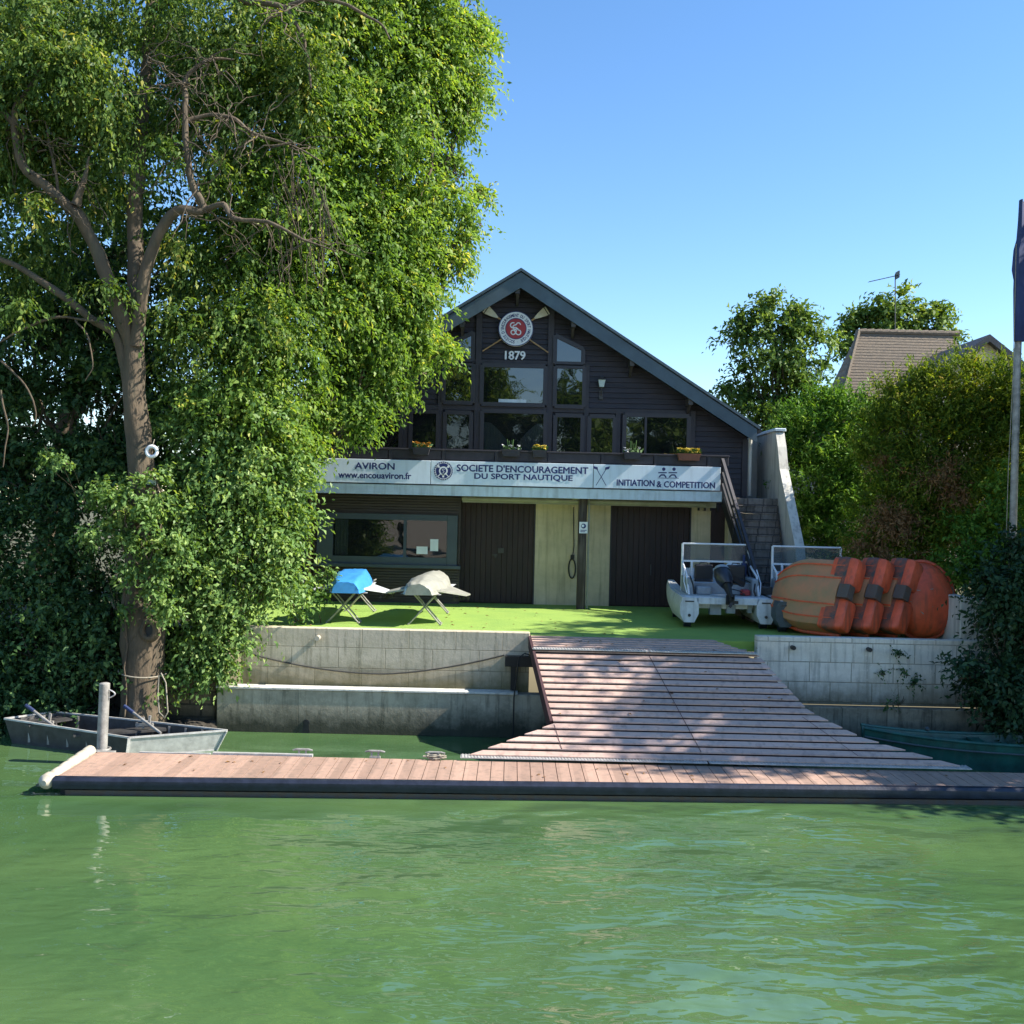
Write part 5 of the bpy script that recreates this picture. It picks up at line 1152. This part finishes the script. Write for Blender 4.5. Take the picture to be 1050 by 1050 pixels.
def foliage(blobs, nclus, per, leaf, seed, spread=0.22, shell=0.55, up=0.35, droop=0.25, aspect=0.5, tone=0.0, sub=22, subr=0.34):
    """blobs (x,y,z,rx,ry,rz) hold clumps, clumps hold hanging sprays, sprays hold leaves"""
    rng = np.random.default_rng(seed); B = np.array(blobs); wgt = (B[:,3]*B[:,5])**1.0; wgt /= wgt.sum()
    ns = max(8, nclus//sub); sidx = rng.choice(len(B), ns, p=wgt); sd_ = unit(rng, ns); srad = 1 - shell*rng.random(ns)**1.5
    scen = B[sidx,:3] + sd_*B[sidx,3:6]*srad[:,None]; ssz = subr*(0.6+0.9*rng.random(ns))*np.clip(B[sidx,3],0.12,1.4)**0.6
    stone = rng.normal(size=ns)*0.16
    pick = rng.integers(0, ns, nclus); loose = rng.random(nclus) < 0.12
    off = unit(rng, nclus)*(ssz[pick]*rng.random(nclus)**0.45)[:,None]*np.array([1.15,1.0,0.8]); off[loose] *= 2.0
    idx = sidx[pick]; cen = scen[pick] + off
    d = cen - B[idx,:3]; d /= np.linalg.norm(d,axis=1,keepdims=True)+1e-6
    od = off/(np.linalg.norm(off,axis=1,keepdims=True)+1e-6)
    gdir = d*0.5 + od*0.7 + np.array([0,0,up-droop*1.6]) + 0.45*unit(rng,nclus)
    gdir /= np.linalg.norm(gdir,axis=1,keepdims=True)
    crn = rng.random(nclus) + stone[pick]
    k = per; n = nclus*k; ci = np.repeat(np.arange(nclus), k); tpos = np.tile(np.linspace(-0.5,1.1,k), nclus)
    C_ = cen[ci] + gdir[ci]*(tpos*spread*1.5)[:,None] - np.array([0,0,1])*((tpos+0.5)**2*spread*droop*0.9)[:,None] + unit(rng,n)*(spread*0.34*rng.random(n)**0.5)[:,None]
    Dv = gdir[ci]*0.8 + unit(rng,n)*0.8 + np.array([0,0,-droop*1.3]); Nv = d[ci]*0.35 + od[ci]*0.35 + np.array([0,0,0.5]) + unit(rng,n)*0.6
    Ln = leaf*(0.6+0.75*rng.random(n)); Wd = Ln*aspect*(0.8+0.4*rng.random(n))
    rnd = np.clip(0.5*crn[ci]+0.5*rng.random(n)+tone,0,1)
    return C_, Dv, Nv, Ln, Wd, rnd, cen
def crown(name, blobs, nclus, per, leaf, seed, matn, parent, loc, **kw):
    C_,Dv,Nv,Ln,Wd,rnd,cen = foliage(blobs, nclus, per, leaf, seed, **kw)
    o = leaf_object(name, C_-np.array(loc), Dv, Nv, Ln, Wd, matn, parent, rnd); return o, cen
def PB(px, py, r, Y, dy=0.8, ry=None):
    p = at(px, py, Y); k = Y/F; return (p.x, p.y, p.z, r*k, dy*r*k, (ry or r)*k)
def branchy(m, a, b_, r0, r1, seed, wob=0.12, seg=7, n=7):
    r = random.Random(seed); a = Vector(a); b_ = Vector(b_); L_ = (b_-a).length; pts = []; rad = []
    o1 = Vector((r.uniform(-1,1),r.uniform(-1,1),r.uniform(-1,1)))
    for k in range(seg+1):
        t = k/seg; p = a.lerp(b_,t) + (o1*math.sin(math.pi*t) + Vector((r.uniform(-1,1),r.uniform(-1,1),r.uniform(-1,1)))*0.35*(0<k<seg))*wob*L_
        pts.append(p); rad.append(r0+(r1-r0)*t)
    m.tube(pts, rad, n, False); return pts
def twigs(m, blobs, n, seed, rr=0.012):
    r = random.Random(seed)
    for _ in range(n):
        B = r.choice(blobs); c = Vector(B[:3]); d = Vector((r.gauss(0,1),r.gauss(0,1),r.gauss(0,1))).normalized()
        branchy(m, c + Vector((r.uniform(-.3,.3)*B[3],r.uniform(-.3,.3)*B[4],-0.4*B[5])), c+Vector((d.x*B[3],d.y*B[4],d.z*B[5]))*0.95, rr*1.8, rr*0.4, r.random(), 0.10, 5, 4)
def tree(name, loc, label, cat, blobs, nclus, per, leaf, seed, matn, trunk_r=0.2, twn=40, limbs=None, group=None, tw=None, **kw):
    e = empty(name, loc, 0, label, cat, group); L0 = Vector(loc)
    m = MB(); bl = [tuple(Vector(b_[:3])-L0)+tuple(b_[3:]) for b_ in blobs]
    cz = sum(b_[2] for b_ in bl)/len(bl); top = Vector((sum(b_[0] for b_ in bl)/len(bl), sum(b_[1] for b_ in bl)/len(bl), cz))
    r = random.Random(seed); trunk = branchy(m, (0,0,-0.1), top, trunk_r, trunk_r*0.35, seed, 0.03, 8, 12)
    for i, b_ in enumerate(bl):
        k = r.choice(trunk[3:8]); branchy(m, k, b_[:3], trunk_r*0.20, trunk_r*0.05, seed+i, 0.08, 6, 6)
    twigs(m, bl, twn, seed)
    if limbs: limbs(m)
    m.build('trunk', M['bark'], e, smooth=True)
    crown('crown', blobs, nclus, per, leaf, seed, matn, e, loc, **kw)
    return e

# --- sunlit ash crown overhanging the boathouse (right edge set farther back so the front catches sun)
B1 = [PB(*b_) for b_ in [
 (436,10,57,23.9),(380,-30,75,23.1),(451,75,46,24.1),(400,90,70,23.4),(330,30,75,22.4),(300,110,70,22.0),(370,150,62,23.0),(420,140,33,23.8),(441,50,50,24.0),
 (446,205,33,24.0),(476,212,22,24.4),(416,230,50,23.6),(360,230,70,22.8),(300,210,70,22.0),(434,262,38,24.1),(404,300,48,23.7),(370,310,66,23.0),(310,300,66,22.2),(250,250,66,21.4),
 (417,345,31,24.0),(419,318,38,23.9),(434,352,13,24.2),(381,372,36,23.5),(344,390,45,22.8),(284,390,52,22.0),(250,340,62,21.4),(362,412,24,23.1),(334,435,22,22.7),(304,446,33,22.3),(280,460,52,21.8),(235,420,60,21.2),
 (332,458,10,22.7),(292,484,12,22.1),(270,520,40,21.6),(474,120,20,24.4),(484,85,18,24.5),(482,30,22,24.5),(466,175,12,24.3),(474,245,14,24.4)]]
_r = random.Random(4)
for ex, ey in ((492,5),(506,40),(503,75),(498,100),(484,118),(468,135),(470,165),(488,185),(503,205),(506,222),(492,240),(492,262),(480,274),(452,298),(448,318),(460,346),(470,362),(444,376),(420,390),(416,404),(402,420),(392,434),(378,444),(352,458),(334,468),(322,480)):
    for q in range(3): B1.append(PB(ex-_r.uniform(8,26), ey+_r.uniform(-11,7), _r.uniform(5,11), 20.9+max(0,ex-200)/300*4.0+_r.uniform(-0.5,0.5)))
B1 = [b_[:3]+(b_[3]*0.93,b_[4],b_[5]*0.93) if b_[3]>0.5 else b_ for b_ in B1]
loc1 = (-6.6, 24.5, TZ)
def limbs1(m): pass
e = tree('ash_tree', loc1, 'tall sunlit leafy tree overhanging the left end of the boathouse', 'tree', B1, 17500, 10, 0.122, 11, 'leaf_ash', 0.28, 300, limbs1, spread=0.22, shell=0.85, aspect=0.46, droop=0.4, subr=0.42)
# --- the big old tree at the water: hand placed trunk and limbs
loc2 = (-7.25, 20.15, 0.1); e2 = empty('old_tree', loc2, 0, 'big old tree with forked brown trunk rising at the water edge', 'tree'); L2 = Vector(loc2)
m = MB()
def limb(pts, rads, n=14, wob=0.0):
    P_ = [at(*p)-L2 for p in pts]
    # resample smoothly
    out = []; rr2 = []
    for i in range(len(P_)-1):
        p0 = P_[max(i-1,0)]; p1 = P_[i]; p2 = P_[i+1]; p3 = P_[min(i+2,len(P_)-1)]
        for k in range(5):
            t = k/5; q = 0.5*((2*p1)+(p2-p0)*t+(2*p0-5*p1+4*p2-p3)*t*t+(3*p1-3*p2+p3-p0)*t**3); out.append(q); rr2.append(rads[i]+(rads[i+1]-rads[i])*t)
    out.append(P_[-1]); rr2.append(rads[-1]); m.tube(out, rr2, n, False); return out
k_ = 20.0/F
limb([(146,752,20.1),(146,725,20.1),(147,690,20.1),(147,655,20.1),(146,630,20.1),(144,590,20.1),(146,540,20.1),(146,500,20.1),(142,450,20.1),(138,400,20.1),(136,350,20.1)],
     [0.50,0.41,0.39,0.42,0.42,0.29,0.26,0.25,0.235,0.215,0.20], 22)
limb([(137,365,20.1),(128,335,20.0),(112,290,19.9),(98,255,19.8),(80,222,19.7),(58,200,19.6),(35,182,19.5),(20,160,19.4),(14,120,19.4),(18,100,19.4)], [0.16,0.16,0.135,0.12,0.115,0.10,0.09,0.07,0.06,0.045])
limb([(139,365,20.1),(140,320,20.2),(139,270,20.3),(138,220,20.5),(143,160,20.8),(148,100,21),(152,40,21.2),(156,-20,21.4),(160,-80,21.6)], [0.17,0.165,0.16,0.15,0.135,0.12,0.11,0.10,0.08])
limb([(140,355,20.0),(145,310,19.9),(152,270,19.8),(165,235,19.7),(182,217,19.6),(208,214,19.6),(198,190,19.6),(191,150,19.6),(190,110,19.6),(192,80,19.7),(215,62,19.8),(240,60,19.9)], [0.14,0.125,0.11,0.10,0.09,0.08,0.07,0.06,0.055,0.04,0.03,0.015],10)
limb([(208,214,19.6),(228,210,19.5),(240,224,19.4),(275,228,19.3),(310,245,19.3),(345,258,19.3)], [0.07,0.055,0.045,0.035,0.025,0.012],8)
limb([(192,125,19.7),(215,118,19.7),(240,122,19.6),(262,138,19.6),(300,150,19.6),(330,165,19.6)], [0.05,0.04,0.035,0.03,0.02,0.01],8)
limb([(133,395,20.1),(118,345,20.0),(92,325,19.9),(60,300,19.8),(20,275,19.7),(-20,258,19.6)], [0.12,0.09,0.08,0.07,0.06,0.05],12)
limb([(152,10,21.2),(200,-6,21.0),(255,2,20.6),(290,8,20.4),(312,42,20.3),(318,90,20.2)], [0.09,0.08,0.07,0.05,0.035,0.02],8)
limb([(290,8,20.4),(335,-2,20.3),(385,22,20.2),(400,40,20.2)], [0.05,0.04,0.025,0.012],8)
limb([(17,130,19.4),(0,112,19.4),(-20,105,19.4)],[0.07,0.06,0.05],8); limb([(18,105,19.4),(30,90,19.4),(42,70,19.4),(50,68,19.4)],[0.06,0.045,0.03,0.02],8)
limb([(60,203,19.6),(57,180,19.6),(50,150,19.6),(45,125,19.6),(30,126,19.6)],[0.035,0.03,0.025,0.018,0.01],7)
limb([(78,210,19.6),(86,186,19.6),(92,160,19.6)],[0.09,0.05,0.02],8)
limb([(100,330,19.8),(60,325,19.6),(30,335,19.5),(0,350,19.4),(-10,352,19.4)],[0.03,0.028,0.025,0.02,0.018],6); limb([(78,328,19.6),(92,350,19.5),(95,375,19.5),(88,390,19.5)],[0.02,0.015,0.012,0.008],6)
limb([(0,370,19.4),(25,395,19.3),(37,420,19.3),(35,435,19.3),(20,438,19.3)],[0.02,0.018,0.015,0.01,0.006],6); limb([(0,400,19.3),(8,440,19.3),(3,480,19.3)],[0.02,0.016,0.01],6)
r = random.Random(77)
bases = [(20,130),(60,200),(45,150),(190,110),(192,150),(210,214),(240,224),(270,228),(262,138),(300,150),(215,62),(200,190),(310,245),(86,186),(30,180),(152,60),(290,10),(190,85),(230,120)]
for q in range(120):
    bx, by = r.choice(bases); an = r.uniform(0,6.28); ln = r.uniform(18,75); Yb = 19.6+r.uniform(-0.3,0.3)
    a = at(bx+r.uniform(-5,5),by+r.uniform(-5,5),Yb)-L2; b_ = at(bx+ln*math.cos(an),by+ln*math.sin(an)*0.9+10,Yb+r.uniform(-0.6,0.6))-L2
    branchy(m, a, b_, r.uniform(0.009,0.020), 0.004, q, 0.14, 7, 5)
    if r.random()<0.7:
        c_ = a.lerp(b_,0.5); branchy(m, c_, c_+(b_-a)*0.4+Vector((r.uniform(-.4,.4),r.uniform(-.3,.3),r.uniform(-.5,.3))), 0.012, 0.004, q+500, 0.12, 5, 4)
for q in range(60):   # hanging dead twigs right of the fork
    a = at(r.uniform(275,335),r.uniform(150,260),20.4)-L2; branchy(m, a, a+Vector((r.uniform(-.1,.5),r.uniform(-.2,.2),r.uniform(-1.5,-.5))), 0.011, 0.004, q+900, 0.06, 6, 4)
for i_, v_ in enumerate(m.v):
    vv = Vector(v_); q_ = noise.noise_vector(vv*2.2)*0.035 + noise.noise_vector(vv*7.0)*0.012; m.v[i_] = tuple(vv+q_)
trunk = m.build('trunk', M['bark'], e2, smooth=True)
m = MB()   # knot hollow with swollen rim
c = at(152,646,19.66)-L2; rings = [[(c.x+rx*math.cos(t),c.y-dy_,c.z+rz_*math.sin(t)) for t in [k*math.pi/9 for k in range(18)]] for rx,rz_,dy_ in ((0.20,0.26,-0.12),(0.165,0.21,0.01),(0.11,0.15,0.035),(0.085,0.12,0.0),(0.07,0.1,-0.10))]
m.loft(rings, True, False, False); kn = m.build('knot_rim', M['bark'], trunk, smooth=True)
m = MB(); m.loft([[(c.x+rx*math.cos(t),c.y+0.05,c.z+rz_*math.sin(t)) for t in [k*math.pi/9 for k in range(18)]] for rx,rz_ in ((0.10,0.13),(0.001,0.001))]); m.build('hollow', M['black'], trunk)
B2 = [PB(*b_) for b_ in [(20,40,80,20.4),(100,20,80,20.8),(190,30,80,21),(260,60,70,21),(20,140,70,20.6),(95,120,60,20.6),(110,200,60,21.0),(190,120,60,21.2),(240,160,60,21.2),(40,250,60,20.8),(205,270,50,21.0),(250,330,52,21),(205,360,50,20.8),(240,210,55,21.2),(180,330,34,20.6),(10,90,50,19.6),(60,85,40,19.5),(80,60,30,19.3),(-40,150,80,20.5),(-30,20,80,20.5),(-40,280,70,20.8),(300,90,50,20.9),(40,60,34,19.3),(105,90,30,19.5),(70,160,26,19.3),(25,215,24,19.2),(120,170,22,19.5),(165,150,24,19.4),(225,170,26,19.4),(160,330,14,19.6),(110,300,18,19.5),(20,320,26,19.3)]]
crown('crown', B2, 9000, 10, 0.112, 21, 'leaf_main', e2, loc2, spread=0.22, shell=0.9, droop=0.5, aspect=0.42, subr=0.45)
# rope tied round the trunk
m = MB(); c = at(147,688,20.1); pts = [(c.x+0.46*math.cos(t),20.1-0.46*math.sin(t),c.z+0.06*math.cos(t*1.0+2.2)) for t in [math.pi*k/14 for k in range(15)]]; m.tube(pts,0.014,6)
a = at(163,692,19.7); m.tube([a,at(162,710,19.7),at(163,730,19.7),at(169,736,19.7),at(172,730,19.7),at(170,700,19.7),at(165,690,19.7)],0.014,6); tag(m.build('mooring_rope', M['rope']), 'pale mooring rope looped round the big trunk above the barge', 'rope')
# --- dark shady trees and shrubs behind / left
def simple(name, px, basepy, Y, label, cat, bl, ncl, per, leaf, seed, matn, tr=0.16, tw=40, z=None, group=None, **kw):
    c = at(px, basepy, Y); return tree(name, (c.x, Y, TZ if z is None else z), label, cat, [PB(*b_) for b_ in bl], ncl, per, leaf, seed, matn, tr, tw, None, group, **kw)
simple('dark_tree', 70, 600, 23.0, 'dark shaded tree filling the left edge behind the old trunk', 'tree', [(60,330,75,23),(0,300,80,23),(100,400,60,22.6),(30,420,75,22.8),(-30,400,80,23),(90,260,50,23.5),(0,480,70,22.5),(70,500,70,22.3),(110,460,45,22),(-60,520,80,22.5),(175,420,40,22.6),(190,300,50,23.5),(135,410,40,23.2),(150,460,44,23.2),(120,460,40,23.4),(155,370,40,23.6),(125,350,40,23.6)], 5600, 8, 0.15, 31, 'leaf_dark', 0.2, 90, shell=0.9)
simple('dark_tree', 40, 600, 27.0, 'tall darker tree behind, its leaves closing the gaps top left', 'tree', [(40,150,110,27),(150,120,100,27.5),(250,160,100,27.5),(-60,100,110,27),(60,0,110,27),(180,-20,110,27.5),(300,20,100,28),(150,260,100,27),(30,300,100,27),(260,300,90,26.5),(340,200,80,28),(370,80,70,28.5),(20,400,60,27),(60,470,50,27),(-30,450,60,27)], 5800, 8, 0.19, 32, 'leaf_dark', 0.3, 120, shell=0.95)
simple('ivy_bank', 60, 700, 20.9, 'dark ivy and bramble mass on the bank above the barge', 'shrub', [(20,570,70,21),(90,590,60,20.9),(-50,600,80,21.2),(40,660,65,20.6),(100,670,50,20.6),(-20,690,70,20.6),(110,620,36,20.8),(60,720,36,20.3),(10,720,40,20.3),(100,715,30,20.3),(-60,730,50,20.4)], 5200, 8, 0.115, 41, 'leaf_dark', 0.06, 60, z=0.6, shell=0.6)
simple('leafy_shrub', 215, 690, 20.7, 'bright leafy shrub spilling over the pale wall beside the trunk', 'shrub', [(230,640,34,20.6),(215,670,26,20.5),(195,640,34,20.6),(235,600,44,20.7),(190,590,44,20.6),(270,600,30,20.9),(285,570,26,21.2),(250,560,44,20.9),(205,540,44,20.6),(170,520,40,20.3),(290,600,14,21),(255,640,16,20.6),(185,680,20,20.4),(160,700,14,20.2)], 3600, 8, 0.11, 51, 'leaf_shrub', 0.06, 70, z=0.9, shell=0.7)
simple('leafy_shrub', 250, 620, 21.6, 'sunlit bushy growth between the trunk and the boathouse corner', 'shrub', [(240,500,48,21),(290,510,28,21.5),(285,545,24,21.4),(200,470,44,20.9),(250,450,46,21),(210,420,40,20.9),(292,480,30,21.6),(180,560,34,20.5),(300,615,16,22.0)], 3200, 8, 0.12, 52, 'leaf_shrub', 0.08, 60, shell=0.75)
simple('climbing_sprays', 130, 640, 19.7, 'pale leaf sprays of climbing plant crossing the trunk', 'plant', [(140,510,22,19.5),(120,515,18,19.5),(160,530,20,19.5),(150,545,12,19.5),(125,560,10,19.4),(128,598,9,19.4),(130,590,8,19.4),(60,470,14,19.7),(75,480,14,19.6),(45,455,8,19.6),(165,500,16,19.6),(105,500,14,19.6),(150,570,22,19.5),(130,540,20,19.5),(165,610,18,19.5),(120,620,10,19.5),(172,560,22,19.6),(100,545,18,19.5),(150,600,12,19.4)], 950, 8, 0.10, 53, 'leaf_shrub', 0.02, 30, z=0.5, spread=0.14, subr=0.2)
simple('turf_plant', 330, 632, 22.5, 'small leafy plant beside the blue boat', 'plant', [(328,600,9,22.4),(336,592,7,22.4),(318,612,10,22.3),(305,632,12,22.0)], 110, 7, 0.09, 54, 'leaf_shrub', 0.015, 8, spread=0.12)
# --- right side
_st = [(800,330,26,36),(772,345,22,36),(830,345,22,36),(800,370,36,36),(768,385,20,36),(835,385,22,36),(810,410,36,36),(780,420,26,36),(840,420,24,36),(758,405,8,36),(815,315,10,36),(790,440,36,36),(752,335,7,36),(748,350,6,36),(760,325,7,36),(843,330,8,36),(853,350,7,36),(788,318,7,36),(828,322,7,36),(757,368,8,36),(848,375,9,36),(750,400,6,36)]
simple('slender_tree', 800, 420, 36.0, 'leafy green tree standing right of the boathouse gable', 'tree', _st, 1900, 8, 0.19, 61, 'leaf_far', 0.2, 60, shell=0.9, spread=0.32)
simple('round_tree', 920, 420, 56.0, 'round topped tree rising behind the tiled roof', 'tree', [(920,325,28,56),(890,335,24,56),(950,335,24,56),(920,350,44,56),(872,348,9,56),(868,336,6,56),(975,342,8,56),(985,346,6,56),(905,305,10,56),(935,308,9,56),(965,322,8,56)], 1300, 8, 0.30, 62, 'leaf_far', 0.3, 40, shell=0.7, spread=0.4)
simple('green_hedge', 845, 590, 28.5, 'bright green clipped hedge beside the staircase wall', 'hedge', [(830,450,34,28.5),(860,435,34,28.5),(885,430,28,28.5),(840,500,38,28),(880,480,40,28),(850,550,38,27.5),(890,540,40,27),(822,470,20,28.5),(840,420,20,29),(815,440,16,29),(905,470,30,27.5),(830,540,24,27.5)], 5200, 9, 0.13, 63, 'leaf_hedge', 0.12, 40, shell=0.4, up=0.7, droop=0.0, aspect=0.32, spread=0.2)
HB = [(930,430,38,25),(965,410,38,25),(1005,405,38,25),(1035,420,40,25.2),(915,455,34,25),(960,460,50,25),(1010,460,50,25),(930,510,46,24.8),(980,520,50,24.6),(1030,520,50,24.6),(930,560,44,24.6),(985,570,44,24.4),(905,440,22,25.2),(950,395,16,25),(985,385,16,25),(1020,382,16,25),(925,405,14,25),(1070,450,60,25.4),(1070,540,60,25)]
e = simple('conifer_hedge', 960, 600, 25.2, 'tall yellowish conifer hedge with brown dead patches', 'hedge', HB[:11]+HB[12:], 10500, 10, 0.13, 64, 'leaf_thuja', 0.14, 60, shell=0.35, up=0.9, droop=0.0, aspect=0.26, spread=0.2)
bb = [PB(*b_) for b_ in [(905,530,26,24.0),(895,560,26,23.9),(925,545,24,23.8),(955,500,20,23.7),(975,480,18,23.7),(940,590,26,23.7),(990,510,18,23.6),(1010,560,26,23.6),(905,470,9,24.4)]]
crown('dead_patch', bb, 950, 9, 0.12, 65, 'leaf_brown', e, tuple(e.location), shell=0.9, aspect=0.2, spread=0.25)
simple('bay_shrub', 1000, 600, 22.6, 'mid green shrub in front of the hedge near the flagpole', 'shrub', [(1000,560,30,22.6),(1030,540,30,22.8),(1015,590,30,22.4),(985,580,20,22.4),(1040,500,24,22.8),(1045,580,30,22.4)], 1300, 8, 0.11, 66, 'leaf_hedge', 0.06, 20, shell=0.7)
simple('laurel_bush', 1040, 700, 19.9, 'dark glossy laurel bush overhanging the right wall', 'shrub', [(1042,620,34,20),(1052,655,40,20),(1020,695,26,19.8),(1040,710,34,19.7),(1000,700,18,19.7),(1022,600,16,20),(1012,590,10,20.2),(1000,640,8,20),(985,715,9,19.7),(978,700,6,19.7),(1015,730,20,19.6),(1060,590,40,20.3),(1080,680,50,20),(990,690,12,19.7),(1070,740,30,19.7)], 3300, 8, 0.12, 67, 'leaf_laurel', 0.06, 30, z=1.0, shell=0.6)
simple('wall_weed', 922, 728, 20.4, 'thin weed sprouting from the ledge of the right wall', 'plant', [(922,720,8,20.35),(930,690,7,20.6),(920,672,5,20.6),(935,700,5,20.6),(912,728,6,20.35),(905,690,4,20.6)], 60, 6, 0.07, 68, 'leaf_dark', 0.008, 12, z=0.74, spread=0.1)
# trees beyond the right edge of the picture and on the near bank (seen as shadows and in the window panes)
def wtree(x, y, h_, rr_, seed, label, matn='leaf_far', z=TZ):
    r = random.Random(seed); bl = []
    for k in range(9):
        t = k/8; bl.append((x+r.uniform(-.5,.5)*rr_, y+r.uniform(-.5,.5)*rr_, z+h_*(0.40+0.5*t), rr_*(0.85-0.45*t), rr_*(0.85-0.45*t), h_*0.16))
    return tree('bank_tree', (x,y,z), label, 'tree', bl, int(1500*rr_), 7, 0.24, seed, matn, 0.2, 20, group='trees around the river', shell=0.8, spread=0.35)
NB = ['pale crowned tree mirrored in the left panes','dense tree mirrored in the centre panes','slim tree mirrored in the right panes','broad tree mirrored low in the wide right pane','rounded tree mirrored in the club window']
for k,(x,y,h_,rr_) in enumerate(((-7.5,-15,13.5,3.4),(-1,-16,15,3.8),(5,-15,12.5,3.4),(11,-16,11.5,3.6),(-14,-15,13,3.6))): wtree(x,y,h_,rr_,80+k,NB[k],z=1.4)
SH = ['tall tree just beyond the right edge shading the ramp','second tree beyond the right edge shading the dock','third tree beyond the right edge behind the laurel']
for k,(x,y,h_,rr_) in enumerate(((14.1,21.3,11.5,3.0),(15.6,18.3,10.6,2.5))): wtree(x,y,h_,rr_,90+k,SH[k],z=TZ)
# --- turf edge grass and far ground cover
rng = np.random.default_rng(9); n = 2600
Xg = rng.uniform(-5.4,9.5,n); Yg = np.where(rng.random(n)<0.5, 21.02+0.12*rng.random(n), 21.0+0.05*rng.random(n)); keep = (Xg<0.35)|(Xg>5.1); Xg=Xg[keep]; Yg=Yg[keep]; n=len(Xg)
C_ = np.stack([Xg,Yg,np.full(n,TZ+0.03)],1); Dv = unit(rng,n)*0.5+np.array([0,0,1.0]); Nv = unit(rng,n)
o = leaf_object('edge_grass', C_, Dv, Nv, 0.05+0.06*rng.random(n), 0.012+0.0*rng.random(n), 'leaf_hedge', None, rng.random(n)); tag(o, kind='stuff')

# --- fallen leaves lying on turf, ramp and dock
rng = np.random.default_rng(19)
def litter(n, x0, x1, y0, y1, zf, sz=0.06):
    X = rng.uniform(x0,x1,n); Yv = rng.uniform(y0,y1,n); Z = np.array([zf(a,b) for a,b in zip(X,Yv)])
    return np.stack([X,Yv,Z],1)
P_ = np.concatenate([litter(70,-5.3,3.5,21.1,27.4,lambda a,b: TZ+0.018), litter(26,-6.5,7.5,16.3,17.3,lambda a,b: DZ+0.012), litter(30,0.9,5.2,18.3,20.6,lambda a,b: rz(b)+0.03)])
n = len(P_); Dv = unit(rng,n)*np.array([1,1,0.05]); Nv = unit(rng,n)*0.15+np.array([0,0,1.0])
o = leaf_object('fallen_leaves', P_, Dv, Nv, 0.05+0.06*rng.random(n), 0.03+0.02*rng.random(n), 'leaf_brown', None, rng.random(n)); tag(o, kind='stuff')
